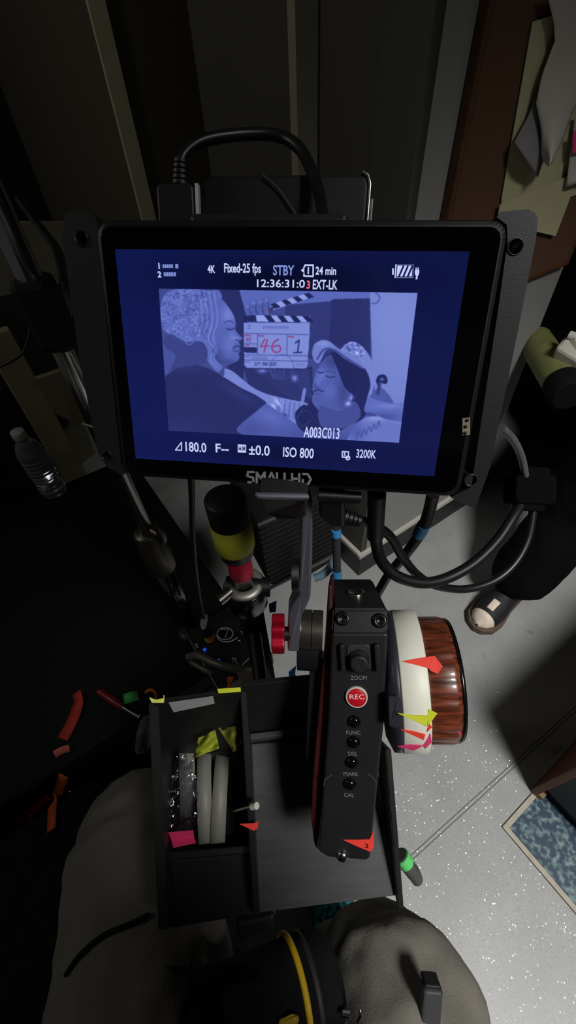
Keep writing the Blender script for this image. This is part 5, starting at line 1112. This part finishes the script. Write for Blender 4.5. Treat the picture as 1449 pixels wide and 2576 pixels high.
mp_ = nt.nodes.new('ShaderNodeMapping'); mp_.inputs['Rotation'].default_value = (0, 0, .8); tc_ = nt.nodes.new('ShaderNodeTexCoord'); nt.links.new(tc_.outputs['Object'], mp_.inputs[0]); nt.links.new(mp_.outputs[0], ck.inputs[0]); nt.links.new(ck.outputs[0], nt.nodes['Principled BSDF'].inputs['Base Color'])
shoe(Vector((.03, -.06, 0)), (.05, 1), TSH, mat('dark_sole', (30, 30, 32), 0.7), op); shoe(J['al'], (-.2, 1), TSH, mat('dark_sole', (30, 30, 32)), op)
# pouch, strap and radio in the lap
Mp = camframe(728, 2500, .400, 0) @ Matrix.Rotation(.38, 4, 'Y'); MpX = Mp @ Matrix(((0, 0, 1, 0), (1, 0, 0, 0), (0, 1, 0, 0), (0, 0, 0, 1)))
t = thing('padded_pouch', 'round black padded pouch with yellow piping lying in the lap', 'pouch', Mp @ T(0, -.04, -.03))
part('pouch_body', MB().lathe([(0, -.062), (.034, -.062), (.039, -.058), (.0395, .028), (.038, .036), (.032, .044), (.020, .048), (0, .049)], MpX, 48), CLOTHB, t)
part('piping', MB().tube([MpX @ Vector((.0405 * math.cos(a * PI / 24), .0405 * math.sin(a * PI / 24), .004)) for a in range(48)], .0030, 10, closed=True), mat('golden_yellow_piping', (228, 186, 36), 0.5, 0, 0.08), t, 'golden yellow piping')
part('zip_band', MB().lathe([(.0396, .014), (.0404, .015), (.0404, .018), (.0396, .019)], MpX, 48), mat('zip_grey', (44, 44, 46), 0.6), t)
solo('yellow_buckle', MB().slab([P(*p) for p in ((700, 2562, .36), (735, 2548, .36), (752, 2552, .36), (744, 2574, .355), (700, 2582, .355))], .008, .002), mat('dark_yellow_plastic', (190, 160, 44), 0.5), 'dark yellow buckle at the bottom edge below the padded pouch', 'buckle')
Mr = camframe(1088, 2540, .385, -.08)
t = thing('belt_radio', 'small dark grey radio clipped on the right thigh', 'radio', Mr @ T(0, -.02, -.02))
part('radio_body', MB().prism(rounded(-.009, -.022, .009, .016, .003), -.012, .0, Mr, .002), mat('radio_grey', (58, 58, 60), 0.5), t); part('radio_cap', MB().prism(rounded(-.0075, .014, .0075, .0185, .002), -.016, -.003, Mr, .001), BLK, t)
solo('silver_clip', MB().slab([P(*p) for p in ((860, 2552, .37), (884, 2556, .37), (882, 2566, .37), (856, 2562, .37))], .004, .001).tube([P(900, 2570, .365), P(908, 2552, .362), P(906, 2540, .364)], .0014, 8), CHR, 'small silver clip at the bottom edge right of the pouch', 'clip')
solo('black_strap', MB().tube(smooth_path([surf(376, 2300, .002), surf(330, 2322, .002), surf(262, 2352, .002), surf(205, 2400, .002), surf(170, 2450, .002)], 6), .0020, 10), CLOTHB, 'black cord running across the left thigh', 'cord')
ribbon([surf(590, 2392), surf(560, 2430), surf(500, 2500), surf(450, 2570)], .022, CLOTHB, 'wide black strap from the padded pouch over the left thigh', 'shoulder_strap')
solo('black_block', MB().slab([P(*p) for p in ((590, 2322, .40), (692, 2300, .40), (690, 2338, .40), (594, 2372, .40))], .03, .004), BLK, 'black block under the front edge of the tray', 'block')
# the other person at the right, legs only in view
an = FL(1278, 1500); J = dict(ar=Vector((an.x, an.y, .10)), al=Vector((an.x + .55, an.y - .02, .10)), kr=Vector((.80, .74, .47)), kl=Vector((1.10, .66, .47)), hr=Vector((1.22, 1.10, .555)), hl=Vector((1.34, .96, .555)),
         sl=Vector((1.48, 1.02, .98)), sr=Vector((1.28, 1.30, .98)), el=Vector((1.40, .92, .74)), er=Vector((1.14, 1.22, .74)), wl=Vector((1.20, .86, .62)), wr=Vector((1.06, 1.06, .62)), dl=Vector((-.5, -.2, -.1)), dr=Vector((-.5, -.4, -.1)),
         neck=Vector((1.40, 1.18, 1.06)), head=Vector((1.38, 1.16, 1.22)), face=Vector((-.85, -.53, 0)))
o2 = figure('person in black trousers sitting at the right, one white toed shoe showing', J, None, None, None, (an.x, an.y, 0))
trousers(J, (.095, .09, .085, .082), mat('black_trousers', (7, 7, 10), 0.9, 0, 0.1, spec=0.1), o2, (.02, .09)); jacketm(J, mat('black_jacket', (15, 15, 17), 0.9, 0, 0.1), o2)
BSH = mat('shoe_black', (20, 22, 26), 0.7); dsh = FL(1228, 1548) - an
for a_ in ('ar', 'al'):
    q, M = shoe(J[a_], dsh, BSH, mat('gum_sole', (84, 66, 54), 0.7), o2, L=.25)
    mb = MB()
    def toe(u, v):
        uu = .875 + .13 * v; a_ = u * PI; hw = np.interp(uu, [0, .25, .5, .7, .85, .95, 1.0], [.030, .034, .038, .044, .040, .026, .004]); hh = np.interp(uu, [0, .15, .32, .5, .75, .92, 1.0], [.085, .095, .10, .078, .052, .036, .010])
        k = .25 / .27; return ((uu * .262 - .002) * k, (hw + .0015) * k * math.cos(a_), .0225 + (hh + .0015) * math.sin(a_) ** .8)
    mb.grid(toe, 18, 8, M, th=.001)
    def bar(u, v):
        uu = .70 + .13 * v; a_ = PI * (.42 + .16 * u); hw = np.interp(uu, [.7, .85, .95], [.044, .040, .026]); hh = np.interp(uu, [.5, .75, .92], [.078, .052, .036]); k = .25 / .27
        return ((uu * .262 - .002) * k, (hw + .0015) * k * math.cos(a_), .0225 + (hh + .0020) * math.sin(a_) ** .8)
    mb.grid(bar, 6, 6, M, th=.001); part('toe_cap', mb, mat('shoe_white', (214, 200, 184), 0.6, 0, 0.04), q, 'white toe cap')
